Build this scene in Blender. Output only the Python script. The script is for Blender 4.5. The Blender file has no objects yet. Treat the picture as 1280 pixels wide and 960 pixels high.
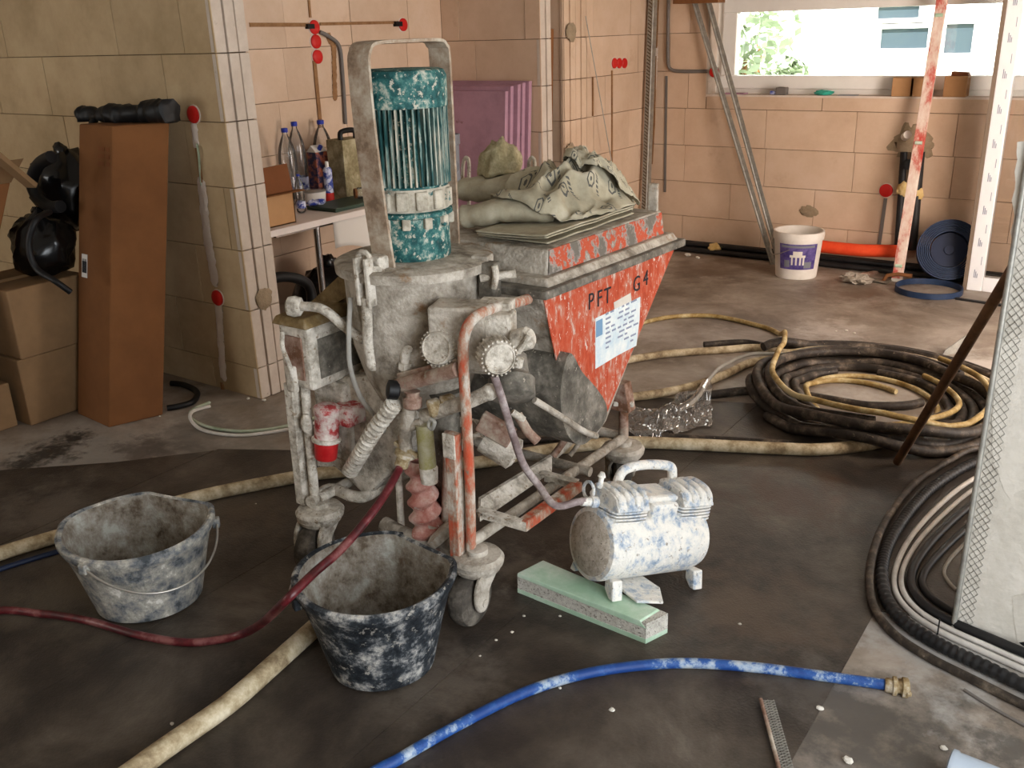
import bpy, math, random
from mathutils import Vector, Matrix, noise
random.seed(7)
SC = bpy.context.scene
COL = SC.collection
# ------------------------------------------------------------------ camera, world, lights
F, PITCH, ROLL, YAW = 1180.0, math.radians(20.5), math.radians(1.8), math.radians(35.4)
EYE = Vector((0, 0, 1.55))
_h = Vector((-math.sin(YAW), math.cos(YAW), 0)); _r = Vector((math.cos(YAW), math.sin(YAW), 0)); _u = Vector((0, 0, 1))
FW = _h * math.cos(PITCH) - _u * math.sin(PITCH)
_u0 = _h * math.sin(PITCH) + _u * math.cos(PITCH)
RT = _r * math.cos(ROLL) - _u0 * math.sin(ROLL)
UP = _r * math.sin(ROLL) + _u0 * math.cos(ROLL)
cam = bpy.data.cameras.new('camera'); cam.sensor_width = 36; cam.lens = F * 36 / 1280; cam.clip_start = .05
camo = bpy.data.objects.new('camera', cam); COL.objects.link(camo)
camo.matrix_world = Matrix(((RT.x, UP.x, -FW.x, EYE.x), (RT.y, UP.y, -FW.y, EYE.y), (RT.z, UP.z, -FW.z, EYE.z), (0, 0, 0, 1)))
SC.camera = camo
SC.view_settings.view_transform = 'Standard'; SC.view_settings.look = 'None'
SC.view_settings.gamma = 1; SC.view_settings.use_curve_mapping = False
SC.view_settings.exposure = 0.0
world = bpy.data.worlds.new('world'); SC.world = world; world.use_nodes = True
_bg = world.node_tree.nodes['Background']; _bg.inputs[0].default_value = (.86, .93, 1, 1); _bg.inputs[1].default_value = 4.5
SC.cycles.max_bounces = 8; SC.cycles.transparent_max_bounces = 24; SC.cycles.diffuse_bounces = 5; SC.cycles.caustics_reflective = False; SC.cycles.caustics_refractive = False

def area_light(name, loc, direction, sx, sy, power, col):
    l = bpy.data.lights.new(name, 'AREA'); l.shape = 'RECTANGLE'; l.size = sx; l.size_y = sy; l.energy = power; l.color = col
    o = bpy.data.objects.new(name, l); COL.objects.link(o); o.location = loc
    o.rotation_euler = Vector(direction).to_track_quat('-Z', 'Y').to_euler()
    return o
# daylight in the two openings of the right-hand side (terrace doors)
area_light('daylight_near_door', (.98, .75, 1.15), (-1, .2, -.12), 2.1, 2.1, 56, (.95, .98, 1))
area_light('daylight_far_door', (.86, 4.2, 1.15), (-1, .85, -.05), 1.1, 2.1, 104, (1, .81, .67))
area_light('daylight_rear_window', (-4.9, -1.58, 1.5), (.12, 1, -.05), 1.3, 1.1, 17, (1, .92, .79))
_l = bpy.data.lights.new('doorway_fill', 'POINT'); _l.energy = 3; _l.color = (1, .62, .34); _l.shadow_soft_size = .04  # unseen warm fill light, added to tint the doorway wall
_lo = bpy.data.objects.new('doorway_fill', _l); COL.objects.link(_lo); _lo.location = (-3.75, 5.21, 1.95)
_s = bpy.data.lights.new('sun', 'SUN'); _s.energy = 26; _s.angle = .02; _s.color = (1, .96, .9)
_so = bpy.data.objects.new('sun', _s); COL.objects.link(_so); _so.rotation_euler = Vector((0, 1, -1.5)).to_track_quat('-Z', 'Y').to_euler()

# ------------------------------------------------------------------ pixel -> place helpers
def P(x, y, X=None, Y=None, Z=None):
    d = FW * F + RT * (x - 640) - UP * (y - 480)
    if X is not None: t = (X - EYE.x) / d.x
    elif Y is not None: t = (Y - EYE.y) / d.y
    else: t = (Z - EYE.z) / d.z
    return EYE + d * t
def FL(pts, z): return [P(p[0], p[1], Z=(p[2] if len(p) > 2 else z)) for p in pts]
V = Vector

# ------------------------------------------------------------------ materials
def hexc(h):
    h = h.lstrip('#'); o = []
    for i in (0, 2, 4):
        c = int(h[i:i + 2], 16) / 255; o.append(c / 12.92 if c <= .04045 else ((c + .055) / 1.055) ** 2.4)
    return (*o, 1)
MATS = {}
def mat(name, stops, scale=6, detail=6, rough=.75, metal=0, bump=0, spots=None, spot_scale=60, spot_at=.62, vary=0, stretch=None, dist=0, spec=.3, bscale=None, coat=0, spot_w=.04, nrough=.7, patches=()):
    """stops: [(pos, hex)...] colour over noise;  spots: a hex colour for splashes"""
    m = bpy.data.materials.new(name); m.use_nodes = True; nt = m.node_tree; N = nt.nodes; L = nt.links
    b = N['Principled BSDF']; b.inputs['Roughness'].default_value = rough; b.inputs['Metallic'].default_value = metal
    b.inputs['Specular IOR Level'].default_value = spec; b.inputs['Coat Weight'].default_value = coat
    tc = N.new('ShaderNodeTexCoord'); geo = N.new('ShaderNodeNewGeometry'); vec = geo.outputs['Position']
    if stretch:
        mp = N.new('ShaderNodeMapping'); mp.inputs['Scale'].default_value = stretch; L.new(vec, mp.inputs[0]); vec = mp.outputs[0]
    if isinstance(stops, str): stops = [(0, stops)]
    nz = N.new('ShaderNodeTexNoise'); nz.inputs['Scale'].default_value = scale; nz.inputs['Detail'].default_value = detail
    nz.inputs['Roughness'].default_value = nrough; nz.inputs['Distortion'].default_value = dist; L.new(vec, nz.inputs['Vector'])
    cr = N.new('ShaderNodeValToRGB'); e = cr.color_ramp.elements
    e[0].position, e[0].color = stops[0][0], hexc(stops[0][1])
    if len(stops) == 1: e[1].position, e[1].color = 1, hexc(stops[0][1])
    else: e[1].position, e[1].color = stops[1][0], hexc(stops[1][1])
    for p, c in stops[2:]:
        k = e.new(p); k.color = hexc(c)
    L.new(nz.outputs['Fac'], cr.inputs[0]); col = cr.outputs[0]
    if spots:
        n2 = N.new('ShaderNodeTexNoise'); n2.inputs['Scale'].default_value = spot_scale; n2.inputs['Detail'].default_value = 7; n2.inputs['Roughness'].default_value = .68; L.new(vec, n2.inputs['Vector'])
        r2 = N.new('ShaderNodeValToRGB'); r2.color_ramp.elements[0].position = spot_at; r2.color_ramp.elements[1].position = spot_at + spot_w; L.new(n2.outputs['Fac'], r2.inputs[0])
        mx = N.new('ShaderNodeMix'); mx.data_type = 'RGBA'; L.new(r2.outputs[0], mx.inputs[0]); L.new(col, mx.inputs[6]); mx.inputs[7].default_value = hexc(spots); col = mx.outputs[2]
    for k, (px_, py_, rad, colh, amt) in enumerate(patches):       # dust, wet stains, other tones and painted daylight, each with a ragged shape
        ds = N.new('ShaderNodeVectorMath'); ds.operation = 'DISTANCE'; ds.inputs[1].default_value = (px_, py_, 0); L.new(geo.outputs['Position'], ds.inputs[0])
        n4 = N.new('ShaderNodeTexNoise'); n4.inputs['Scale'].default_value = 2.4 / rad; n4.inputs['Detail'].default_value = 9; n4.inputs['Roughness'].default_value = .68; L.new(geo.outputs['Position'], n4.inputs['Vector'])
        q1 = N.new('ShaderNodeMath'); q1.operation = 'MULTIPLY_ADD'; q1.inputs[1].default_value = -1 / rad; q1.inputs[2].default_value = -.72; L.new(ds.outputs['Value'], q1.inputs[0])
        q2 = N.new('ShaderNodeMath'); q2.operation = 'MULTIPLY_ADD'; q2.inputs[1].default_value = 3.2; L.new(n4.outputs['Fac'], q2.inputs[0]); L.new(q1.outputs[0], q2.inputs[2])
        q3 = N.new('ShaderNodeMapRange'); q3.inputs[1].default_value = 0; q3.inputs[2].default_value = .7; q3.inputs[4].default_value = amt; L.new(q2.outputs[0], q3.inputs[0])
        mx = N.new('ShaderNodeMix'); mx.data_type = 'RGBA'; L.new(q3.outputs[0], mx.inputs[0]); L.new(col, mx.inputs[6]); mx.inputs[7].default_value = hexc(colh); col = mx.outputs[2]
    if vary:
        oi = N.new('ShaderNodeObjectInfo'); mr = N.new('ShaderNodeMapRange'); mr.inputs[3].default_value = 1 - vary; mr.inputs[4].default_value = 1 + vary; L.new(oi.outputs['Random'], mr.inputs[0])
        hs = N.new('ShaderNodeHueSaturation'); L.new(mr.outputs[0], hs.inputs['Value']); L.new(col, hs.inputs['Color']); col = hs.outputs[0]
    L.new(col, b.inputs['Base Color'])
    if bump:
        n3 = N.new('ShaderNodeTexNoise'); n3.inputs['Scale'].default_value = bscale or scale * 5; n3.inputs['Detail'].default_value = 5; L.new(vec, n3.inputs['Vector'])
        bp = N.new('ShaderNodeBump'); bp.inputs['Strength'].default_value = bump; bp.inputs['Distance'].default_value = .01; L.new(n3.outputs['Fac'], bp.inputs['Height']); L.new(bp.outputs[0], b.inputs['Normal'])
    MATS[name] = m
    return m
def glass(name, col=(1, 1, 1, 1), rough=.02, alpha=.12, milk=0):
    """thin clear sheet: mostly transparent with a gloss"""
    m = bpy.data.materials.new(name); m.use_nodes = True; nt = m.node_tree; N = nt.nodes; L = nt.links
    N.remove(N['Principled BSDF']); out = N['Material Output']
    t = N.new('ShaderNodeBsdfTransparent'); t.inputs[0].default_value = col
    g = N.new('ShaderNodeBsdfGlossy'); g.inputs['Roughness'].default_value = rough
    fr = N.new('ShaderNodeFresnel'); fr.inputs[0].default_value = 1.45
    ad = N.new('ShaderNodeMath'); ad.operation = 'ADD'; ad.inputs[1].default_value = alpha; L.new(fr.outputs[0], ad.inputs[0])
    mx = N.new('ShaderNodeMixShader'); L.new(ad.outputs[0], mx.inputs[0]); L.new(g.outputs[0], mx.inputs[2])
    df = N.new('ShaderNodeBsdfDiffuse'); df.inputs[0].default_value = (.85, .84, .82, 1); m2 = N.new('ShaderNodeMixShader'); m2.inputs[0].default_value = milk; L.new(t.outputs[0], m2.inputs[1]); L.new(df.outputs[0], m2.inputs[2]); L.new(m2.outputs[0], mx.inputs[1]); L.new(mx.outputs[0], out.inputs[0])
    MATS[name] = m; return m

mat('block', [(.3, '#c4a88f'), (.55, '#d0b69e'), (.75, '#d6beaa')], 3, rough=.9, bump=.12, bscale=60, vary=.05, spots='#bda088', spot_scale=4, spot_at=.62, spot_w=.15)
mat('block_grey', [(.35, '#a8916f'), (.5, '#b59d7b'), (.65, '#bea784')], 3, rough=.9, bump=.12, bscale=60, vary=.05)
mat('block_end', [(.3, '#bcaea0'), (.7, '#cfc2b5')], 8, rough=.9, bump=.1, bscale=60, spots='#8d8172', spot_scale=14, spot_at=.64, spot_w=.1)
mat('joint', [(.3, '#4b3c2e'), (.7, '#6b5946')], 10, rough=1)
mat('mortar', [(.3, '#8a7a63'), (.7, '#a39179')], 25, rough=1, bump=.5)
mat('filler', [(.3, '#cbbcb0'), (.7, '#dccfc4')], 9, rough=.95, bump=.3)
mat('chase', [(.3, '#7d5a3c'), (.7, '#a07a55')], 20, rough=1, bump=.4)
mat('ceiling', '#c9c4bb', rough=.95)
def _p(x, y):
    p = P(x, y, Z=0); return (p.x, p.y)
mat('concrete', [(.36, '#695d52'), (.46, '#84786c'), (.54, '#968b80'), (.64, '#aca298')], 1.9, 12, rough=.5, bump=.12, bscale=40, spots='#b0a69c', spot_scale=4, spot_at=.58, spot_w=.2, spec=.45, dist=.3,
    patches=[(*_p(1090, 930), .42, '#4f4b47', .9), (*_p(1230, 810), .36, '#b5b3b0', .9), (*_p(1130, 795), .15, '#a5a29e', .8), (*_p(1265, 935), .13, '#4a4642', .8), (*_p(1230, 460), .35, '#d0c9c2', .7), (*_p(1040, 412), .25, '#bdb4ab', .7), (*_p(900, 335), .5, '#5a4636', .7), (*_p(1080, 362), .45, '#5f4a3a', .7), (*_p(120, 590), .8, '#8a8681', .75), (*_p(62, 565), .17, '#2b2724', .95), (*_p(30, 580), .12, '#2b2724', .95), (*_p(92, 547), .11, '#2b2724', .95), (*_p(190, 560), .2, '#39332e', .8), (*_p(250, 545), .4, '#6a625a', .7)])  # pale patch right of the coil is daylight painted into the slab colour
mat('concrete_pale', [(.3, '#8d8c8b'), (.5, '#a9a8a6'), (.7, '#c4c3c0')], 3, 8, rough=.8, bump=.2, bscale=40)
mat('bitumen', [(.34, '#231e1a'), (.44, '#332c27'), (.52, '#443c34'), (.6, '#564d44'), (.68, '#6a6157')], 2.2, 12, rough=.5, bump=.2, bscale=140, spots='#574e45', spot_scale=5, spot_at=.58, spot_w=.2, spec=.45, dist=.3,
    patches=[(*_p(660, 710), .16, '#7d746a', .7), (*_p(560, 850), .2, '#6b6259', .6), (*_p(130, 740), .35, '#5b5245', .6), (*_p(300, 640), .25, '#5d4f41', .6), (*_p(60, 640), .3, '#6b645c', .6), (*_p(1020, 860), .2, '#5f5952', .6), (*_p(940, 760), .3, '#5a4a3c', .6), (*_p(860, 680), .2, '#554a40', .6), (*_p(1000, 620), .3, '#4a2f20', .6)])
mat('red_cap', '#c3201b', rough=.5)
mat('conduit', '#6f6a66', rough=.6)
mat('black_pipe', [(.35, '#18181a'), (.7, '#2b2a2a')], 12, rough=.5, spots='#5f564d', spot_scale=30, spot_at=.7)
mat('black_hose', [(.38, '#221c17'), (.5, '#37302a'), (.58, '#544a40'), (.68, '#7a6e61')], 14, 10, rough=.6, spots='#7d7063', spot_scale=26, spot_at=.64)
mat('black', '#0e0e10', rough=.5)
mat('black_film', '#0b0b0c', rough=.25, spec=.5)
mat('beige_hose', [(.36, '#7d6b52'), (.48, '#a89677'), (.58, '#c4b598'), (.68, '#d8cbb2')], 14, rough=.75, bump=.15)
mat('yellow_hose', [(.35, '#7d6536'), (.48, '#a38a58'), (.6, '#c2b289')], 11, rough=.6)
mat('grey_cable', [(.3, '#8b8880'), (.7, '#b1ada6')], 9, rough=.6)
mat('white_cable', [(.3, '#b5b0aa'), (.7, '#dcd8d2')], 9, rough=.6)
mat('green_cable', [(.3, '#7d9070'), (.7, '#c2c7b5')], 9, rough=.6)
mat('blue_hose', [(.42, '#1c3f80'), (.52, '#2c5596'), (.58, '#8fa1b8'), (.66, '#b5bcc4')], 12, rough=.5)
mat('dark_blue', '#16233f', rough=.5)
mat('red_hose', [(.4, '#3d0f14'), (.52, '#5a181f'), (.62, '#7d4c4a')], 12, rough=.4, spec=.5)
mat('orange_pipe', [(.3, '#e0401c'), (.7, '#ef5a30')], 12, rough=.7, bump=.2)
mat('cardboard', [(.35, '#6b4424'), (.65, '#7b502c')], 3, rough=.85)
mat('cardboard_pale', [(.35, '#7a5f42'), (.65, '#8c6e4e')], 3, rough=.85)
mat('cardboard_light', [(.35, '#a67d56'), (.65, '#b88e64')], 3, rough=.85)
mat('cardboard_dark', [(.3, '#6b3f22'), (.7, '#7d4c2a')], 3, rough=.85)
mat('tape', '#a07a4e', rough=.35)
mat('strap', [(.36, '#75614f'), (.46, '#95806c'), (.56, '#a99a88'), (.66, '#bdb1a0')], 16, 12, rough=.85, bump=.3)
mat('paper', '#d9d5cf', rough=.8)
mat('ink', '#26262b', rough=.8)
mat('pvc_white', [(.3, '#e8e6e2'), (.7, '#f2f0ec')], 4, rough=.35)
mat('pvc_film', [(.3, '#e6eaf0'), (.7, '#f4f6fa')], 4, rough=.2)
mat('gasket', '#7d6d5f', rough=.7)
mat('film_print', '#8790a6', rough=.6)
mat('table_top', [(.3, '#d9cfca'), (.7, '#e6ddd8')], 4, rough=.5)
mat('chrome', '#c9c9cc', rough=.18, metal=1)
mat('blue_cap', '#2436a0', rough=.4)
mat('label_blue', [(.45, '#2a3f9a'), (.55, '#c9cfe6')], 30, rough=.5)
mat('label_dark', [(.45, '#262a4c'), (.6, '#b86a4a')], 22, rough=.5)
mat('label_red', '#c8322c', rough=.5)
mat('tray_green', '#33453a', rough=.5)
mat('xps_pink', [(.35, '#a07c8c'), (.6, '#b48d9f')], 5, rough=.85, spots='#75504f', spot_scale=6, spot_at=.64, spot_w=.08)
mat('pvc_grey', '#7d8087', rough=.35)
mat('pvc_pale', '#9aa4b0', rough=.4)
DUST = '#cfc8bc'
mat('dusty_white', [(.36, '#8a8175'), (.44, '#aaa295'), (.52, '#c4bcaf'), (.62, '#d8d1c6')], 24, 12, rough=.85, bump=.5, bscale=120, spots='#8d7c68', spot_scale=50, spot_at=.6)
mat('dusty_grey', [(.36, '#776e62'), (.44, '#958c7f'), (.52, '#aca396'), (.62, '#c4bcb0')], 13, 12, rough=.85, bump=.5, bscale=110, spots='#8a6a4a', spot_scale=9, spot_at=.6, spot_w=.1, dist=.3)
mat('dusty_steel', [(.38, '#4b4740'), (.5, '#6a655c'), (.62, '#8d867b')], 14, 12, rough=.6, bump=.2, spots='#a39b8e', spot_scale=50, spot_at=.62)
mat('orange_worn', [(.38, '#a33f24'), (.48, '#b64c30'), (.56, '#b5654e'), (.62, '#bd9486'), (.7, '#c9c0b5')], 22, 12, rough=.8, bump=.25, spots='#d0c4b9', spot_scale=46, spot_at=.6, stretch=(1, 1.5, .7), dist=.4)
mat('orange_post', [(.36, '#b8472a'), (.44, '#ad5c44'), (.5, '#a8846f'), (.56, '#b8aea2'), (.65, '#d2cbc0')], 14, 11, rough=.8, bump=.35, stretch=(1, 1, .5), spots='#7b6b5c', spot_scale=60, spot_at=.62)
mat('orange_lid', [(.42, '#6a645c'), (.47, '#98918a'), (.495, '#b34a2c'), (.555, '#b0523a'), (.575, '#857e75'), (.68, '#bdb6ac')], 9, 10, rough=.8, bump=.2)
mat('teal', [(.38, '#143f40'), (.47, '#205555'), (.54, '#3f716d'), (.6, '#96a297'), (.68, '#bfbaab')], 26, 12, rough=.7, bump=.3, spots='#b9b5a5', spot_scale=60, spot_at=.57)
mat('teal_streak', [(.36, '#143839'), (.44, '#2b5655'), (.5, '#7d9088'), (.58, '#bdb7a7')], 34, 10, rough=.75, bump=.3, stretch=(1, 1, .14))
mat('cream_dust', [(.34, '#8a8172'), (.48, '#aea696'), (.62, '#c4bcac')], 22, 10, rough=.85, bump=.35, spots='#2a5c5c', spot_scale=26, spot_at=.6)
mat('rust_dust', [(.38, '#6b4a36'), (.48, '#94786a'), (.56, '#a99989'), (.66, '#c2b8ab')], 9, 10, rough=.85, bump=.3, spots='#8d8070', spot_scale=40, spot_at=.62)
mat('yellow_rust', [(.36, '#5d4a2c'), (.5, '#7a6542'), (.64, '#8d8068')], 14, 9, rough=.85, bump=.3)
mat('red_plug', [(.38, '#8d1518'), (.46, '#a84545'), (.52, '#bfa39d'), (.62, '#cfc6bd')], 18, 10, rough=.7, bump=.25, spots='#cdc3ba', spot_scale=50, spot_at=.6)
mat('red_clean', [(.4, '#a3161a'), (.6, '#b82a2a')], 20, rough=.4)
mat('pink_rubber', [(.38, '#a9685c'), (.5, '#c08f84'), (.62, '#d6bcb0')], 14, 8, rough=.7, bump=.3, spots='#d8ccc0', spot_scale=40, spot_at=.62)
mat('rubber', [(.3, '#2c2823'), (.5, '#4c463f'), (.7, '#857d72')], 14, 8, rough=.8, bump=.3)
mat('brass', [(.4, '#7d6540'), (.52, '#a39272'), (.64, '#c5bdb0')], 30, 8, rough=.6)
mat('clear_tube', [(.4, '#8f8a58'), (.6, '#a8a28c')], 12, 5, rough=.25)
mat('sticker', [(.35, '#bcd0dc'), (.55, '#dbe3e4'), (.75, '#efefe9')], 18, 6, rough=.6, spots='#7f99ad', spot_scale=55, spot_at=.66)
mat('sticker_blue', '#6f95b5', rough=.6)
mat('compressor', [(.36, '#8798ad'), (.43, '#b5bdc6'), (.5, '#dad8d2'), (.6, '#e6e2da')], 24, 12, rough=.8, bump=.5, bscale=120, spots='#9a9388', spot_scale=60, spot_at=.61)
mat('compressor_end', [(.36, '#93897b'), (.5, '#b7ad9f'), (.62, '#cac1b5')], 40, 12, rough=.85, bump=.6, spots='#6f665b', spot_scale=130, spot_at=.6)
mat('xps_green', [(.36, '#a3c4a8'), (.5, '#b5d0b8'), (.64, '#d2dfd0')], 7, 8, rough=.8, spots='#8fb892', spot_scale=8, spot_at=.62, spot_w=.1)
mat('xps_rough', [(.35, '#b5b0a6'), (.6, '#cfcbc1')], 60, 5, rough=.9, bump=.6, spots='#857f76', spot_scale=140, spot_at=.56)
mat('bucket_grey', [(.36, '#43484c'), (.44, '#74777a'), (.52, '#9a978f'), (.62, '#bdb8ad')], 18, 12, rough=.75, bump=.4, bscale=90, spots='#d8d4cc', spot_scale=18, spot_at=.61)
mat('bucket_black', [(.42, '#1b1f24'), (.5, '#30353a'), (.56, '#6f7071'), (.64, '#b5b2ab')], 16, 12, rough=.6, bump=.4, bscale=90, spots='#9a968e', spot_scale=34, spot_at=.6)
mat('bucket_in', [(.36, '#54483b'), (.46, '#7d7468'), (.54, '#918b81'), (.64, '#a9a8a0')], 16, 12, rough=.85, bump=.5, bscale=80, spots='#5f4630', spot_scale=6, spot_at=.6, spot_w=.12)
mat('wire', '#b9b5ae', rough=.4, metal=.8)
mat('galv', [(.3, '#8d8d88'), (.7, '#b5b3ab')], 30, rough=.5, metal=.5)
mat('plaster_raw', [(.36, '#b5afa5'), (.5, '#c6c1b7'), (.62, '#d3cec5')], 4, 9, rough=.92, bump=.6, bscale=25, spots='#b5aa9b', spot_scale=7, spot_at=.64)
mat('plaster_patch', [(.36, '#c2bdb3'), (.64, '#d8d3ca')], 6, 8, rough=.92, bump=.5, bscale=30)
mat('rust_rod', [(.36, '#4f3827'), (.64, '#6f5239')], 12, rough=.8)
mat('level', [(.36, '#c03c34'), (.43, '#c9786c'), (.5, '#dcc0b2'), (.62, '#eaddd2')], 9, 8, rough=.6, stretch=(1, 1, .5))
mat('tub_white', [(.3, '#d6d0c7'), (.6, '#e6e1da'), (.75, '#efebe5')], 9, rough=.5, spots='#b5aa9c', spot_scale=25, spot_at=.7)
mat('tub_label', [(.4, '#453a78'), (.6, '#6a5c98')], 22, 4, rough=.5)
mat('spiral_blue', [(.3, '#1b2a44'), (.7, '#2b3d5c')], 9, rough=.5)
mat('foam_yellow', [(.3, '#c9a868'), (.7, '#dcc591')], 20, rough=.9, bump=.6)
mat('jute', [(.36, '#7b7052'), (.5, '#948a6a'), (.64, '#b5aa8c')], 16, 10, rough=.9, bump=.6)
mat('wood', [(.3, '#6b4427'), (.7, '#8a5c36')], 9, rough=.8, stretch=(1, 1, .15))
mat('leaf', [(.3, '#8d9a80'), (.7, '#b5bfa6')], 3, rough=.7)
mat('facade', '#e6e4de', rough=.9)
mat('dark_glass', '#39454c', rough=.15, spec=.6)
mat('debris', [(.3, '#8d8375'), (.7, '#b9b0a4')], 30, rough=.95, bump=.5)
mat('teal_bag', '#3fae9b', rough=.4)
mat('roof_tile', '#7a4a36', rough=.8)
glass('window_glass', alpha=.02); glass('pet', (.97, .98, .99, 1), .1, .02, .07); glass('film', (.98, .97, .96, 1), .07, .14, .12)

# ------------------------------------------------------------------ mesh helpers
def crom(pts, k=6, closed=False):
    pts = [V(p) for p in pts]; n = len(pts); out = []
    rng = range(n if closed else n - 1)
    for i in rng:
        g = (lambda j: pts[j % n]) if closed else (lambda j: pts[min(max(j, 0), n - 1)])
        a, b, c, d = g(i - 1), g(i), g(i + 1), g(i + 2)
        for s in range(k):
            t = s / k
            out.append(.5 * (2 * b + (c - a) * t + (2 * a - 5 * b + 4 * c - d) * t * t + (3 * b - a - 3 * c + d) * t ** 3))
    if not closed: out.append(pts[-1])
    return out
class MB:
    def __init__(s): s.v = []; s.f = []; s.uv = {}
    def add(s, vs, fs):
        o = len(s.v); s.v += [V(p) for p in vs]; s.f += [tuple(i + o for i in f) for f in fs]; return s
    def hexa(s, p):  # p: bottom 4 ccw, top 4 ccw
        return s.add(p, [(3, 2, 1, 0), (4, 5, 6, 7), (0, 1, 5, 4), (1, 2, 6, 5), (2, 3, 7, 6), (3, 0, 4, 7)])
    def box(s, c, d, M=None):
        c = V(c); x, y, z = d[0] / 2, d[1] / 2, d[2] / 2
        p = [V(q) for q in ((-x, -y, -z), (x, -y, -z), (x, y, -z), (-x, y, -z), (-x, -y, z), (x, -y, z), (x, y, z), (-x, y, z))]
        if M is not None: p = [M @ q for q in p]
        return s.hexa([q + c for q in p])
    def bb(s, x0, x1, y0, y1, z0, z1): return s.box(((x0 + x1) / 2, (y0 + y1) / 2, (z0 + z1) / 2), (abs(x1 - x0), abs(y1 - y0), abs(z1 - z0)))
    def beam(s, a, b, w, h, up=(0, 0, 1)):
        a, b = V(a), V(b); d = (b - a).normalized(); up = V(up)
        if abs(d.dot(up)) > .98: up = V((0, 1, 0))
        x = d.cross(up).normalized(); y = x.cross(d)
        q = lambda o, i, j: o + x * (i * w / 2) + y * (j * h / 2)
        return s.hexa([q(a, -1, -1), q(a, 1, -1), q(b, 1, -1), q(b, -1, -1), q(a, -1, 1), q(a, 1, 1), q(b, 1, 1), q(b, -1, 1)])
    def tube(s, pts, r, n=10, closed=False, cap=True, flat=1.0):
        pts = [V(p) for p in pts]; m = len(pts); rr = r if isinstance(r, (list, tuple)) else [r] * m
        o = len(s.v); prev = None
        for i in range(m):
            a = pts[(i - 1) % m] if (closed or i > 0) else pts[i]; b = pts[(i + 1) % m] if (closed or i < m - 1) else pts[i]
            d = (b - a)
            d = d.normalized() if d.length > 1e-9 else V((0, 0, 1))
            if prev is None:
                x = d.cross(V((0, 0, 1)))
                if x.length < .1: x = d.cross(V((0, 1, 0)))
            else: x = prev - d * prev.dot(d)
            x.normalize(); y = d.cross(x); prev = x
            for k in range(n):
                t = 2 * math.pi * k / n
                s.v.append(pts[i] + x * (math.cos(t) * rr[i]) + y * (math.sin(t) * rr[i] * flat))
        for i in range(m if closed else m - 1):
            j = (i + 1) % m
            for k in range(n):
                l = (k + 1) % n
                s.f.append((o + i * n + k, o + i * n + l, o + j * n + l, o + j * n + k))
        if cap and not closed:
            s.f.append(tuple(o + k for k in range(n))[::-1]); s.f.append(tuple(o + (m - 1) * n + k for k in range(n)))
        return s
    def lathe(s, prof, c=(0, 0, 0), axis=(0, 0, 1), n=28, warp=None, cap=True):
        c = V(c); q = V((0, 0, 1)).rotation_difference(V(axis).normalized()); o = len(s.v); m = len(prof)
        for r, z in prof:
            for k in range(n):
                t = 2 * math.pi * k / n; p = V((r * math.cos(t), r * math.sin(t), z))
                if warp: p = warp(p, t)
                s.v.append(c + q @ p)
        for i in range(m - 1):
            for k in range(n):
                l = (k + 1) % n; s.f.append((o + i * n + k, o + i * n + l, o + (i + 1) * n + l, o + (i + 1) * n + k))
        if cap:
            s.f.append(tuple(o + k for k in range(n))[::-1]); s.f.append(tuple(o + (m - 1) * n + k for k in range(n)))
        return s
    def cyl(s, a, b, r, n=16, r2=None):
        a, b = V(a), V(b); return s.lathe([(r, 0), (r if r2 is None else r2, (b - a).length)], a, b - a, n)
    def ball(s, c, r, n=12, sc=(1, 1, 1)):
        m = n // 2 + 1
        prof = [(max(1e-4, r * math.sin(math.pi * i / (m - 1))), -r * math.cos(math.pi * i / (m - 1))) for i in range(m)]
        return s.lathe(prof, c, (0, 0, 1), n, warp=lambda p, t: V((p.x * sc[0], p.y * sc[1], p.z * sc[2])))
    def prism(s, poly, vec):
        vec = V(vec); n = len(poly); p = [V(q) for q in poly]
        fs = [tuple(range(n))[::-1], tuple(range(n, 2 * n))] + [(i, (i + 1) % n, (i + 1) % n + n, i + n) for i in range(n)]
        return s.add(p + [q + vec for q in p], fs)
    def grid(s, fn, nu, nv):
        o = len(s.v)
        for i in range(nu + 1):
            for j in range(nv + 1): s.v.append(V(fn(i / nu, j / nv))); s.uv[len(s.v) - 1] = (i / nu, j / nv)
        for i in range(nu):
            for j in range(nv):
                a = o + i * (nv + 1) + j; s.f.append((a, a + nv + 1, a + nv + 2, a + 1))
        return s
    def lump(s, c, r, sc=(1, 1, 1), amp=.35, fr=2.2, n=20, seed=0):
        o = len(s.v); s.ball((0, 0, 0), 1, n)
        for i in range(o, len(s.v)):
            p = s.v[i]; k = 1 + amp * noise.noise(p * fr + V((seed, seed * 1.7, 0))) + amp * .4 * noise.noise(p * fr * 2.6 + V((0, seed, 3)))
            s.v[i] = V(c) + V((p.x * sc[0], p.y * sc[1], p.z * sc[2])) * (k * r)
        return s
    def xf(s, M):
        s.v = [M @ p for p in s.v]; return s

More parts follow.
